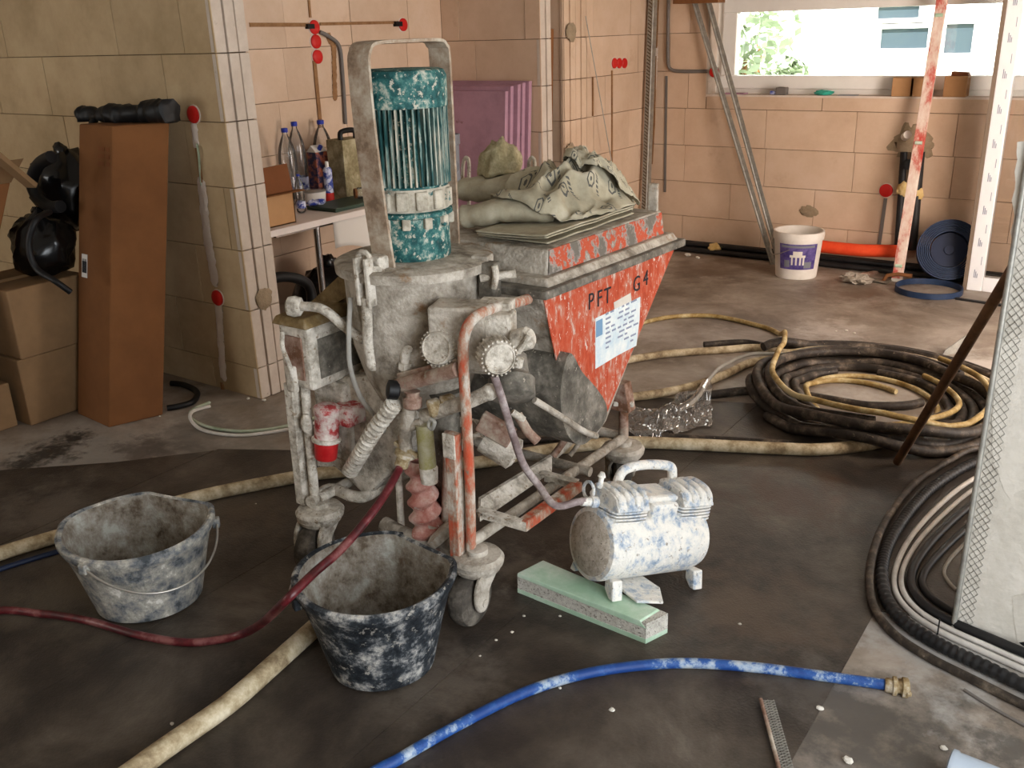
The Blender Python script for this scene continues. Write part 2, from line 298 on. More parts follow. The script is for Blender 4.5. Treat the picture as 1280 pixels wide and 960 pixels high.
def base_of(o):
    while o.parent: o = o.parent
    return o.location
def link(name, mb, m, parent=None, smooth=None, bevel=0, solid=0, loc=None, sub=0, normals=True):
    me = bpy.data.meshes.new(name)
    off = base_of(parent) if parent else (V(loc) if loc is not None else None)
    if off is None:
        xs = [p.x for p in mb.v]; ys = [p.y for p in mb.v]; zs = [p.z for p in mb.v]
        off = V(((min(xs) + max(xs)) / 2, (min(ys) + max(ys)) / 2, min(zs)))
    me.from_pydata([tuple(p - off) for p in mb.v], [], mb.f)
    if mb.uv:
        ul = me.uv_layers.new(name='uv')
        for lp in me.loops: ul.data[lp.index].uv = mb.uv.get(lp.vertex_index, (0, 0))
    if normals:
        import bmesh
        bm = bmesh.new(); bm.from_mesh(me); bmesh.ops.recalc_face_normals(bm, faces=bm.faces); bm.to_mesh(me); bm.free()
    me.update()
    if smooth is not None:
        for p in me.polygons: p.use_smooth = True
        me.set_sharp_from_angle(angle=math.radians(smooth))
    me.materials.append(MATS[m] if isinstance(m, str) else m)
    o = bpy.data.objects.new(name, me); COL.objects.link(o)
    if parent: o.parent = parent
    else: o.location = off
    if solid:
        md = o.modifiers.new('solid', 'SOLIDIFY'); md.thickness = solid; md.offset = 0
    if bevel:
        md = o.modifiers.new('bevel', 'BEVEL'); md.width = bevel; md.segments = 2; md.limit_method = 'ANGLE'
    if sub:
        md = o.modifiers.new('sub', 'SUBSURF'); md.levels = sub; md.render_levels = sub
    return o
def tag(o, label, cat, group=None):
    o['label'] = label; o['category'] = cat
    if group: o['group'] = group
    return o
def thing(name, label, cat, loc, group=None):
    o = bpy.data.objects.new(name, None); COL.objects.link(o); o.location = V(loc); o.empty_display_size = .05
    return tag(o, label, cat, group)
def solo(name, mb, m, label, cat, group=None, **k): return tag(link(name, mb, m, **k), label, cat, group)
def struct(name, mb, m, **k):
    o = link(name, mb, m, **k); o['kind'] = 'structure'; return o
def text_mesh(txt, size, M, thick=.001):
    c = bpy.data.curves.new('t', 'FONT'); c.body = txt; c.size = size; c.extrude = thick; c.resolution_u = 3
    o = bpy.data.objects.new('t', c); COL.objects.link(o)
    bpy.context.view_layer.update(); dg = bpy.context.evaluated_depsgraph_get(); me = o.evaluated_get(dg).to_mesh()
    mb = MB(); mb.v = [M @ v.co for v in me.vertices]; mb.f = [tuple(p.vertices) for p in me.polygons]
    o.evaluated_get(dg).to_mesh_clear(); bpy.data.objects.remove(o); bpy.data.curves.remove(c)
    return mb

import numpy as np
_LAID = np.zeros((0, 4))
def resample(pts, step):
    out = [pts[0]]
    for a, b in zip(pts[:-1], pts[1:]):
        n = max(1, int(math.ceil((b - a).length / step)))
        out += [a.lerp(b, (i + 1) / n) for i in range(n)]
    return out
def need_z(pts, r, extra=None, eps=.004):
    obs = _LAID if extra is None else np.vstack([_LAID, extra])
    out = np.full(len(pts), r)
    if len(obs):
        for i, p in enumerate(pts):
            d2 = (obs[:, 0] - p.x) ** 2 + (obs[:, 1] - p.y) ** 2; R_ = obs[:, 3] + r + eps; k = d2 < R_ * R_
            if k.any(): out[i] = max(r, float((obs[k, 2] + np.sqrt(R_[k] ** 2 - d2[k])).max()))
    return out
def lay(px=None, world=None, r=.01, stiff=.13, coil_self=False, step=.014):
    """rest a hose on the floor and on the hoses laid before it; returns its centre line"""
    global _LAID
    if px is not None:
        q = crom([V((p[0], p[1], 0)) for p in px], 24)
        pts = [P(p.x, p.y, Z=r) for p in q]; rays = resample(pts, step)
        rays = [((p - EYE).normalized(), p) for p in rays]; pts = [p for _, p in rays]
    else:
        pts = resample(crom([V(p) for p in world], 8), step); rays = None
    for it in range(7):
        extra = None
        req = need_z(pts, r)
        if coil_self and it > 0:
            own = np.array([[p.x, p.y, p.z, r] for p in pts])
            for i in range(len(pts)):
                j = i - int(.3 / step)
                if j > 0:
                    o = own[:j]; d2 = (o[:, 0] - pts[i].x) ** 2 + (o[:, 1] - pts[i].y) ** 2; k = d2 < (2 * r + .002) ** 2
                    if k.any(): req[i] = max(req[i], float((o[k, 2] + np.sqrt((2 * r + .002) ** 2 - d2[k])).max()))
        w = max(1, int(stiff / step)); q_ = np.pad(req, 2 * w, 'edge')      # a stiff hose bridges: widen the peaks, then average
        mxf = np.array([q_[i:i + 2 * w + 1].max() for i in range(len(q_) - 2 * w)])
        z = np.array([mxf[i:i + 2 * w + 1].mean() for i in range(len(pts))])
        for i, p in enumerate(pts):
            if rays and it < 3:
                d = rays[i][0]; pts[i] = EYE + d * ((z[i] - EYE.z) / d.z)
            else: p.z = float(z[i])
    _LAID = np.vstack([_LAID, np.array([[p.x, p.y, p.z, r] for p in resample(pts, .006)])])
    return pts
# ------------------------------------------------------------------ the setting
XW = -3.28      # plane of the wall that carries the niche and the doorway
YL = 2.63       # face of the dark left wall
YB = 6.40       # face of the window wall
XN, YN = -4.03, 5.02   # back and side of the niche
ZC = 2.55
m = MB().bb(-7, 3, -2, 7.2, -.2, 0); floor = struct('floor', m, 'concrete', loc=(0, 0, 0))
# bitumen sheets laid on the slab
sheets = [[(-1.31, -1.6), (-.47, -1.6), (-.49, 3.72), (-1.33, 3.72)], [(-2.15, -1.6), (-1.31, -1.6), (-1.33, 3.72), (-2.17, 3.4)],
          [(-3.0, -1.6), (-2.15, -1.6), (-2.17, 3.4), (-2.6, 3.4), (-2.64, 2.36), (-3.0, 2.16)], [(-3.9, -1.6), (-3.0, -1.6), (-3.0, 2.14), (-3.25, 1.86), (-3.9, 1.30)],
          [(-.49, 2.40), (-.29, 2.46), (.5, 2.7), (.5, 3.72), (-.49, 3.72)]]
for i, sh in enumerate(sheets):
    g = .004
    cx = sum(p[0] for p in sh) / len(sh); cy = sum(p[1] for p in sh) / len(sh)
    pts = []
    for (x, y) in sh:
        d = V((cx - x, cy - y)).normalized(); pts.append((x + d.x * g, y + d.y * g, -.001))
    link('bitumen_sheet', MB().prism(pts, (0, 0, .003 + .0007 * i)), 'bitumen', parent=floor)
struct('ceiling', MB().bb(-7, 3, -2, 7.2, ZC, ZC + .25), 'ceiling')
wall_left = struct('wall_left', MB().bb(-7, XW - .02, YL + .012, YL + .169, 0, ZC), 'joint')
# far walls that close the rooms outside the view
struct('wall_behind', MB().bb(-7, -5.6, -1.8, -1.6, 0, ZC).bb(-4.2, 3, -1.8, -1.6, 0, ZC).bb(-5.6, -4.2, -1.8, -1.6, 0, .9).bb(-5.6, -4.2, -1.8, -1.6, 2.1, ZC), 'block_grey')
struct('wall_far_left', MB().bb(-7.2, -7, -1.8, 7.2, 0, ZC), 'block_grey')
struct('wall_right', MB().bb(1.0, 1.2, -1.8, -.35, 0, ZC).bb(1.0, 1.2, 1.85, 2.62, 0, ZC).bb(1.0, 1.2, -.35, 1.85, 2.25, ZC)
       .bb(.9, 1.1, 2.62, 3.6, 0, ZC).bb(.9, 1.1, 4.8, YB, 0, ZC).bb(.9, 1.1, 3.6, 4.8, 2.25, ZC), 'block_grey')
wall_back = struct('wall_back', MB().bb(XW, .9, YB + .012, YB + .3, 0, 1.085).bb(XW, -2.815, YB + .012, YB + .3, 1.085, ZC).bb(-.3, .9, YB + .012, YB + .3, 1.085, ZC).bb(-2.815, -.3, YB + .012, YB + .3, 1.76, ZC), 'joint')
wall_niche = struct('wall_niche', MB().bb(XN - .17, XN - .012, YL + .175, YN + .12, 0, ZC), 'joint')
wall_partition = struct('wall_partition', MB().bb(XN - .1, XW - .02, YN + .012, YN + .115, 0, ZC), 'joint')
wall_side = struct('wall_side', MB().bb(XW - .18, XW - .012, 5.30, YB + .3, 0, ZC).bb(XW - .9, XW - .18, 5.29, 5.46, 0, ZC).bb(XW - 1.1, XW - .9, YN, 5.6, 0, ZC).bb(XW - .9, XW + .0, YN + .116, 5.29, 2.15, ZC), 'joint')
wall_pillar = struct('wall_pillar', MB().bb(-.285, 1.0, 2.44, 2.615, 0, ZC), 'plaster_raw')

# block skins: each block a piece of its own
_bc = {}
def blocks(wall, M, u0, u1, rows, offs, L=.5, matn='block', skip=None, t=.02, gap=.003):
    """M maps (u, out, z) to world; rows [(z0,z1)]; offs first joint per row"""
    k = 0
    for ri, (z0, z1) in enumerate(rows):
        js = []
        x = offs[ri % len(offs)]
        while x > u0: x -= L
        while x < u1:
            js.append(x); x += L
        js.append(x)
        for a, b in zip(js[:-1], js[1:]):
            a, b = max(a, u0), min(b, u1)
            if b - a < .03: continue
            if skip and skip(a, b, z0, z1): continue
            key = (round(b - a, 3), round(z1 - z0, 3), matn)
            me = _bc.get(key)
            if me is None:
                w, h = (b - a) / 2 - gap / 2, (z1 - z0) / 2 - gap / 2; e = .001
                mb = MB()
                p = [(-w, 0, -h), (w, 0, -h), (w, 0, h), (-w, 0, h), (-w, t - e, -h), (w, t - e, -h), (w, t - e, h), (-w, t - e, h), (-w + e, t, -h + e), (w - e, t, -h + e), (w - e, t, h - e), (-w + e, t, h - e)]
                fs = [(0, 1, 2, 3)] + [(i, (i + 1) % 4, (i + 1) % 4 + 4, i + 4) for i in range(4)] + [(i + 4, (i + 1) % 4 + 4, (i + 1) % 4 + 8, i + 8) for i in range(4)] + [(8, 9, 10, 11)]
                me = bpy.data.meshes.new('block'); me.from_pydata(p, [], fs); me.materials.append(MATS[matn]); _bc[key] = me
            o = bpy.data.objects.new('block', me); COL.objects.link(o); o.parent = wall
            c = M((a + b) / 2, -t + .0015 * math.sin(k * 2.3 + ri), (z0 + z1) / 2)
            R = Matrix.Translation(c - wall.location) @ Matrix((tuple(M(1, 0, 0) - M(0, 0, 0)), tuple(M(0, 1, 0) - M(0, 0, 0)), (0, 0, 1))).transposed().to_4x4()
            o.matrix_local = R; k += 1
rows27 = [(0, .15), (.15, .42), (.42, .69), (.69, .96), (.96, 1.23), (1.23, 1.5), (1.5, 1.77), (1.77, 2.04)]
rows25 = [(0, .24), (.24, .49), (.49, .745), (.745, 1.0), (1.0, 1.25), (1.25, 1.5), (1.5, 1.75), (1.75, 2.0)]
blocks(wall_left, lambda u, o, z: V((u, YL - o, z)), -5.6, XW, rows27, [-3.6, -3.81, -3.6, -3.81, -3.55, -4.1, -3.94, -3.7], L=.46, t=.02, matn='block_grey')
blocks(wall_niche, lambda u, o, z: V((XN + o, u, z)), YL + .175, YN, rows27, [3.5, 3.7, 3.5, 3.7, 3.6, 3.67, 3.7, 3.5], L=.5)
blocks(wall_partition, lambda u, o, z: V((u, YN - o, z)), XN, XW, rows27, [-3.9, -3.7, -3.9, -3.65, -3.5, -3.77, -3.89, -3.6], L=.5, matn='block')
blocks(wall_side, lambda u, o, z: V((XW + o, u, z)), 5.56, YB, rows25, [5.8, 5.62, 5.81, 5.65, 5.8, 5.77, 5.65, 5.8], L=.5)
blocks(wall_side, lambda u, o, z: V((u, 5.29 - o, z)), XW - .9, XW - .02, rows25, [-3.5, -3.7], L=.5)
blocks(wall_back, lambda u, o, z: V((u, YB - o, z)), XW, .9, rows25[:4], [-2.36, -2.6, -2.36, -1.77], L=.6)
blocks(wall_back, lambda u, o, z: V((u, YB - o, z)), XW, -2.815, rows25[4:], [-2.95, -3.1], L=.6)
for a, b in ((-2.81, -2.0), (-2.0, -1.35), (-1.35, -.7), (-.7, -.1)):     # thin course right under the sill
    link('block', MB().bb(a + .002, b - .002, YB, YB + .02, 1.002, 1.084), 'block', parent=wall_back)
# tongue-and-groove ends of the blocks at the wall ends
def grooved_end(wall, y0, y1, x, rows, n=3, matn='block_end'):
    w = (y1 - y0) / n
    for z0, z1 in rows:
        mb = MB()
        for i in range(n): mb.bb(x - .03, x + (.004 if i % 2 else 0), y0 + i * w + .004, y0 + (i + 1) * w - .004, z0 + .002, z1 - .002)
        mb.bb(x - .03, x - .008, y0, y1, z0 + .002, z1 - .002)
        link('end_block', mb, matn, parent=wall, bevel=.003)
grooved_end(wall_left, YL, YL + .175, XW + .0, rows27)
grooved_end(wall_partition, YN, YN + .115, XW, rows27, 2)
grooved_end(wall_side, 5.285, 5.555, XW, rows25, 4, 'block')
for (x, y, s) in ((714, 40, .05), (713, 188, .045)):
    c = P(x, y, X=XW + .012); link('mortar_patch', MB().lump(c, s, (.2, 1.2, 1), .5, 3, 16, x), 'mortar', parent=wall_side, smooth=60)
c = P(330, 374, X=XW + .005); link('mortar_patch', MB().lump(c, .045, (.2, 1, 1.1), .4, 3, 16, 4), 'mortar', parent=wall_left, smooth=60)

# window_1 in the back wall
win = bpy.data.objects.new('window_1', None); COL.objects.link(win); win.location = (-1.55, YB + .2, 1.09); win['kind'] = 'structure'
y0, y1 = YB + .13, YB + .2
wx0, wx1, wz0, wz1 = -2.81, -.31, 1.09, 1.76
gx0, gx1, gz0, gz1 = -2.66, -.45, 1.215, 1.62
link('frame', MB().bb(wx0, wx1, y0, y1, wz0, wz0 + .05).bb(wx0, wx1, y0, y1, wz1 - .05, wz1).bb(wx0, wx0 + .06, y0, y1, wz0 + .05, wz1 - .05).bb(wx1 - .06, wx1, y0, y1, wz0 + .05, wz1 - .05), 'pvc_white', parent=win, bevel=.004)
link('sash', MB().bb(wx0 + .05, wx1 - .05, y0 - .02, y1 - .01, wz0 + .04, gz0).bb(wx0 + .05, wx1 - .05, y0 - .02, y1 - .01, gz1, wz1 - .04).bb(wx0 + .05, gx0, y0 - .02, y1 - .01, gz0, gz1).bb(gx1, wx1 - .05, y0 - .02, y1 - .01, gz0, gz1), 'pvc_white', parent=win, bevel=.006)
link('pane', MB().bb(gx0 - .005, gx1 + .005, y0 + .015, y0 + .019, gz0 - .005, gz1 + .005), 'window_glass', parent=win)
struct('trim_1', MB().bb(-2.815, -.3, YB + .001, YB + .22, 1.08, 1.096), 'filler')
struct('trim_2', MB().bb(-2.83, -2.802, YB + .0, YB + .13, 1.096, 1.76), 'block_end')

# outdoors: pale house opposite, bushes
hs = thing('neighbour_house', 'white rendered house seen through the strip window', 'house', (-3, 16, -1))
link('wall', MB().bb(-14, 8, 16, 16.3, -1, 7), 'facade', parent=hs)
def house_window(xa, ya, xb, yb):
    a = P(xa, ya, Y=16); b = P(xb, yb, Y=16)
    w = link('window', MB().bb(a.x, b.x, 15.94, 16.02, b.z, a.z), 'dark_glass', parent=hs)
    t = .08
    link('window_frame', MB().bb(a.x - t, b.x + t, 15.9, 16.0, a.z, a.z + t).bb(a.x - t, b.x + t, 15.9, 16.0, b.z - t, b.z).bb(a.x - t, a.x, 15.9, 16.0, b.z, a.z).bb(b.x, b.x + t, 15.9, 16.0, b.z, a.z), 'facade', parent=w)
house_window(1104, 36, 1160, 60); house_window(1100, 8, 1150, 22); house_window(1185, 30, 1215, 66)
a = P(1236, 0, Y=15.8); link('downpipe', MB().cyl((a.x, 15.85, -1), (a.x, 15.85, 6), .09), 'pvc_grey', parent=hs)
solo('garden_ground', MB().bb(-20, 14, 7.4, 30, -1.2, -1.0), 'leaf', 'green lawn outside below the strip window', 'lawn')
for i, (x, y, Y, r) in enumerate(((930, 75, 10.5, .5), (950, 40, 13, .55), (985, 92, 11.8, .22))):
    c = P(x, y, Y=Y); t = thing('garden_bush', ['large leafy bush at the jamb side of the strip window', 'taller leafy bush behind the large one outside the window', 'low leafy bush outside below the window pane'][i], 'bush', (c.x, c.y, -1), 'bushes outside the window')
    mb = MB(); rnd = random.Random(i)
    for k in range(260):
        d = V((rnd.gauss(0, 1), rnd.gauss(0, 1), rnd.gauss(0, 1))).normalized() * r * rnd.random() ** .4
        q = c + d; a = V((rnd.gauss(0, 1), rnd.gauss(0, 1), rnd.gauss(0, 1))).normalized() * .09; b = a.cross(V((rnd.random(), rnd.random(), 1))).normalized() * .05
        mb.add([q - a, q + b, q + a, q - b], [(0, 1, 2, 3)])
    link('foliage', mb, 'leaf', parent=t, normals=False); link('stem', MB().cyl((c.x, c.y, -1), c, .04, 8), 'wood', parent=t)

# sockets, chases and conduits in the walls
def red_cap(p, nrm, r, label, group=None):
    p = V(p); n = V(nrm)
    t = thing('socket_box', label, 'socket box', p, group)
    link('cap', MB().lathe([(r * .9, 0), (r, .006), (r, .014), (r * .82, .02), (r * .3, .021)], p - n * .004, n, 24), 'red_cap', parent=t, smooth=40)
    link('rim', MB().lathe([(r * 1.12, 0), (r * 1.12, .006), (r * .9, .009)], p - n * .004, n, 24), 'filler', parent=t, smooth=40)
def strip(name, pts, w, nrm, matn, parent, h=.006):
    mb = MB()
    if name == 'chase_filler':
        nn_ = V(nrm); k_ = 0
        for a, b in zip(pts[:-1], pts[1:]):
            n_ = max(2, int((b - a).length / (w * .6)))
            for i in range(n_):
                k_ += 1; mb.lump(a.lerp(b, (i + .5) / n_), w * .62, tuple(.10 if abs(c) > .5 else (1.35 if j == 2 else .85) for j, c in enumerate(nn_)), .45, 3, 12, k_ * 1.3 + a.z * 9)
        return link(name, mb, matn, parent=parent, smooth=60)
    for a, b in zip(pts[:-1], pts[1:]): mb.beam(a, b, w, h, nrm)
    return link(name, mb, matn, parent=parent)
LY = lambda x, y, o=.004: P(x, y, Y=YL - o)
NX = lambda x, y, o=.004: P(x, y, X=XN + o)
BY = lambda x, y, o=.004: P(x, y, Y=YB - o)
SX = lambda x, y, o=.004: P(x, y, X=XW + o)
red_cap(LY(243, 143, 0), (0, -1, 0), .036, 'red round socket cap high on the dark wall beside the tall carton')
red_cap(LY(273, 372, 0), (0, -1, 0), .036, 'red round socket cap low on the dark wall at the wall end')
strip('cable_chase', [LY(246, 185), LY(252, 228)], .018, (0, 1, 0), 'chase', wall_left)
strip('chase_filler', [LY(242, 150, .002), LY(245, 182, .002)], .04, (0, 1, 0), 'filler', wall_left)
strip('chase_filler', [LY(252, 230, .003), LY(258, 290, .003), LY(268, 350, .003)], .055, (0, 1, 0), 'filler', wall_left)
strip('chase_filler', [LY(273, 380, .003), LY(279, 470, .003)], .045, (0, 1, 0), 'filler', wall_left)
link('cable', MB().tube(crom([LY(246, 180, .006), LY(248, 190, .02), LY(250, 215, .006), LY(252, 232, .004)]), .005, 6), 'green_cable', parent=wall_left, smooth=60)
strip('cable_chase', [LY(277, 478), LY(281, 500)], .02, (0, 1, 0), 'chase', wall_left)

for i, (x, y, lb) in enumerate(((392, 34, 'upper red socket cap of three on the niche wall'), (394, 52, 'middle red socket cap of three on the niche wall'), (396, 71, 'lowest red socket cap of three on the niche wall'))):
    red_cap(NX(x, y, 0), (1, 0, 0), .037, lb, 'socket caps on the niche wall')
red_cap(NX(503, 31, 0), (1, 0, 0), .037, 'single red socket cap at the end of the horizontal chase in the niche')
strip('cable_chase', [NX(312, 31), NX(388, 31)], .02, (1, 0, 0), 'chase', wall_niche)
strip('cable_chase', [NX(400, 30), NX(498, 28)], .016, (1, 0, 0), 'chase', wall_niche)
strip('cable_chase', [NX(393, 76), NX(401, 160)], .025, (1, 0, 0), 'chase', wall_niche)
strip('cable_chase', [NX(386, 0), NX(388, 22)], .014, (1, 0, 0), 'chase', wall_niche)
strip('chase_filler', [NX(410, 45, .002), NX(417, 55, .002), NX(419, 122, .002)], .035, (1, 0, 0), 'chase', wall_niche)
solo('grey_conduit', MB().tube(crom([NX(400, 40, .01), NX(412, 46, .02), NX(424, 58, .012), NX(428, 90, .012), NX(432, 155, .012)], 5), .011, 8), 'conduit', 'grey plastic conduit bent down the niche wall behind the bottles', 'conduit', smooth=60)
for (x, y) in ((390, 33), (500, 30)):
    link('box_neck', MB().bb(XN, XN + .025, NX(x - 8, y).y, NX(x, y).y, NX(x, y + 3).z, NX(x, y - 3).z), 'black', parent=wall_niche)

for i, (x, y, lb) in enumerate(((767, 79, 'red socket cap of the triple row, nearest the doorway'), (773, 79, 'middle red socket cap of the triple row beside the corner'), (779.5, 79, 'red socket cap of the triple row, nearest the room corner'))):
    red_cap(SX(x, y, 0), (1, 0, 0), .034, lb, 'triple socket caps by the corner')
strip('cable_chase', [SX(765, 88), SX(765, 215)], .015, (1, 0, 0), 'chase', wall_side)
strip('cable_chase', [SX(741, 96), SX(741, 145)], .015, (1, 0, 0), 'chase', wall_side)
red_cap(BY(893, 90, 0), (0, -1, 0), .034, 'red socket cap beside the strip window reveal')
red_cap(BY(1108, 238, 0), (0, -1, 0), .042, 'red socket cap low on the window wall above its short chase')
strip('cable_chase', [BY(1107, 248), BY(1099, 305)], .022, (0, 1, 0), 'conduit', wall_back)
strip('cable_chase', [BY(822, 0), BY(820, 60)], .02, (0, 1, 0), 'chase', wall_back)
strip('cable_chase', [BY(819, 70), BY(817, 155), BY(814, 205)], .022, (0, 1, 0), 'chase', wall_back)
strip('chase_filler', [BY(820, 60, .003), BY(818, 110, .003)], .03, (0, 1, 0), 'filler', wall_back)
solo('grey_conduit', MB().tube(crom([BY(836, -30, .01), BY(835, 40, .01), BY(835, 75, .01), BY(838, 86, .01), BY(850, 89, .01), BY(884, 89, .01)], 5), .012, 8), 'conduit', 'grey conduit bending towards the red cap beside the strip window', 'conduit', smooth=60)
strip('cable_chase', [BY(833, 95), BY(831, 240)], .018, (0, 1, 0), 'conduit', wall_back)
# rough hole with supply pipes in the window wall
c = BY(1140, 178, -.004); link('rough_hole', MB().lump(c, .11, (1.25, .12, 1), .55, 3.2, 24, 2), 'mortar', parent=wall_back, smooth=60)
strip('cable_chase', [BY(1134, 190), BY(1126, 300)], .075, (0, 1, 0), 'joint', wall_back)
for i, (x0, y0_, x1, y1_, r, lb) in enumerate(((1130, 190, 1122, 312, .022, 'thinner'), (1150, 190, 1140, 312, .03, 'thicker'))):
    solo('wall_pipe', MB().tube([BY(x0, y0_, .02), BY(x1, y1_, .025)], r, 12), 'black_pipe', lb + ' black drain pipe rising to the rough hole in the window wall', 'pipe', 'pipes under the rough hole', smooth=60)
c = BY(1131, 171, .02); solo('pipe_stub', MB().cyl(c, c + V((.03, -.06, .02)), .025, 14), 'pvc_white', 'short white pipe stub sticking out of the rough wall hole', 'pipe', smooth=50)
c = BY(1137, 205, .02); solo('pipe_stub', MB().cyl(c, c + V((0, -.05, 0)), .03, 14), 'black_pipe', 'black pipe stub opening below the rough wall hole', 'pipe', smooth=50)
for x, y in ((1129, 236), (1146, 242)):
    link('foam_blob', MB().lump(BY(x, y, .03), .04, (1, .6, 1.2), .4, 3, 14, x), 'foam_yellow', parent=wall_back, smooth=60)
c = BY(1012, 264, 0); link('wall_stain', MB().lump(c, .05, (1.3, .1, .7), .5, 4, 16, 6), 'mortar', parent=wall_back, smooth=60)

# ------------------------------------------------------------------ pillar corner bead and mesh
bead = thing('corner_bead', 'galvanised corner bead with expanded mesh on the pillar edge', 'corner bead', (-.29, 2.43, 0))
link('nose', MB().cyl((-.289, 2.434, .0), (-.289, 2.434, 2.3), .007, 8), 'galv', parent=bead, smooth=60)
mb = MB(); zz = 0.02
while zz < 1.5:
    for k in range(4):
        xa_, xb_ = -.280 + k * .009, -.271 + k * .009; lo, hi = (zz, zz + .011) if k % 2 else (zz + .011, zz)
        mb.beam((xa_, 2.4385, lo), (xb_, 2.4385, hi), .0008, .0008); mb.beam((xa_, 2.4385, lo + (.0 if k % 2 else 0)), (xb_, 2.4385, hi + (.0)), .0008, .0008)
        mb.beam((xa_, 2.4385, lo + .022 * (0 if k % 2 else 0)), (xb_, 2.4385, (zz + .011 if k % 2 else zz + .022) - .022 * (1 if k % 2 else 0) + (0 if k % 2 else 0)), .0008, .0008)
    zz += .022
o = link('mesh_wing', mb, 'galv', parent=bead, normals=False); o['kind'] = 'stuff'
mb = MB(); pl = [P(1258, 100, Y=2.43)]
def patch(pxs, name='plaster_patch', matn='plaster_patch', y=2.44, t=.002):
    pts = []
    ps = [P(a, b, Y=y) for a, b in pxs]
    n = len(ps)
    for i in range(n):
        a, b = ps[i], ps[(i + 1) % n]; k = max(2, int((b - a).length / .02))
        for j in range(k):
            p = a.lerp(b, j / k); pts.append((p.x + .008 * noise.noise(p * 40), y + .001, p.z + .012 * noise.noise(p * 31 + V((5, 0, 0)))))
    link(name, MB().prism(pts, (0, -t, 0)), matn, parent=wall_pillar)
patch([(1246, 430), (1300, 420), (1300, 610), (1278, 612), (1262, 625), (1250, 600), (1240, 560)])
patch([(1265, 745), (1300, 735), (1300, 830), (1272, 812)])
patch([(1272, 180), (1300, 180), (1300, 330), (1262, 345)])

# ------------------------------------------------------------------ left corner: cartons and black bundles
def carton(name, label, c, sx, sy, sz, rz=0, tiltx=0, matn='cardboard', group=None, flaps=False, tape=True):
    """c: base front-right corner pivot is the middle of the base"""
    M = Matrix.Translation(V(c)) @ Matrix.Rotation(math.radians(rz), 4, 'Z') @ Matrix.Rotation(math.radians(tiltx), 4, 'X')
    t = thing(name, label, 'box', c, group)
    mb = MB().bb(-sx / 2, sx / 2, -sy / 2, sy / 2, 0, sz).xf(M); link('body', mb, matn, parent=t, bevel=.006)
    if tape: link('tape', MB().bb(-.025, .025, -sy / 2 - .001, sy / 2 + .001, sz - .10, sz + .001).xf(M), 'tape', parent=t)
    return t, M
# tall carton leaning against the wall
t = thing('tall_carton', 'tall brown carton leaning against the dark wall, black bundle on top', 'box', (-3.7, 2.17, 0))
tl, tw, td = V((0, .262, 1.235)), V((.272, -.022, 0)), V((.082, .215, 0))
t0 = V((-3.6, 2.058, .0)) - tw
link('body', MB().hexa([t0, t0 + tw, t0 + tw + td, t0 + td, t0 + tl, t0 + tl + tw, t0 + tl + tw + td, t0 + tl + td]), 'cardboard', parent=t, bevel=.006)
_n = tw.normalized().cross(tl.normalized()); _m = t0 + tw / 2 + td / 2
M = Matrix(((tw.normalized().x, -_n.x, tl.normalized().x, _m.x), (tw.normalized().y, -_n.y, tl.normalized().y, _m.y), (tw.normalized().z, -_n.z, tl.normalized().z, _m.z), (0, 0, 0, 1)))
M = M @ Matrix.Translation((-td.dot(tw.normalized()) / 2, -td.dot(_n) * -.5 - .0 , 0))
M.translation = t0 + tw / 2; M = M @ Matrix.Translation((0, .1195, 0))
link('paper_label', MB().bb(-.10, -.055, -.1225, -.1205, .62, .72).xf(M), 'paper', parent=t)
mb = MB()
for i in range(9): mb.bb(-.094 + i * .0042, -.092 + i * .0042 + (.001 if i % 3 else 0), -.1235, -.122, .64, .70 if i % 2 else .69)
link('barcode', mb.xf(M), 'ink', parent=t)
mb = MB()
for i in range(3): mb.bb(.03, .08, -.1225, -.1205, 1.10 + i * .03, 1.117 + i * .03).bb(.095, .12, -.1225, -.1205, 1.10 + i * .03, 1.117 + i * .03)
link('printed_marks', mb.xf(M), 'cardboard_dark', parent=t)
bd = thing('black_bundle', 'black rolled foil bundle lying on top of the tall carton', 'foil bundle', (-3.7, 2.5, 1.2))
pts = [V((P(px_, 150, Y=yy_).x, yy_, 1.235 + rz_)) for px_, yy_, rz_ in ((99, 2.42, .022), (112, 2.43, .028), (128, 2.44, .034), (148, 2.45, .032), (170, 2.47, .036), (192, 2.49, .042), (210, 2.5, .044), (216, 2.5, .044))]
pp = crom(pts, 8); rr = []
for i in range(len(pp)):
    u = i / (len(pp) - 1); e = min(1, u / .06, (1 - u) / .05) ** .5
    rr.append(max(.004, e * (.028 + .026 * u + .013 * math.sin(u * 19) * (1 - u) + .008 * noise.noise(V((i * .5, 1, 0))))))
mb = MB().tube(pp, rr, 16)
for i, p in enumerate(mb.v): p = p + V((noise.noise(p * 25), noise.noise(p * 25 + V((4, 0, 0))), noise.noise(p * 25 + V((0, 7, 0))))) * .012; mb.v[i] = V((p.x, p.y, max(p.z, 1.2355)))
link('roll', mb, 'black', parent=bd, smooth=60)
link('loose_end', MB().tube(crom([(-3.872, 2.425, 1.26), (-3.925, 2.43, 1.20), (-3.95, 2.43, 1.08), (-3.95, 2.41, .97)], 6), [.018] * 6 + [.026] * 6 + [.03] * 7, 10), 'black', parent=bd, smooth=60)
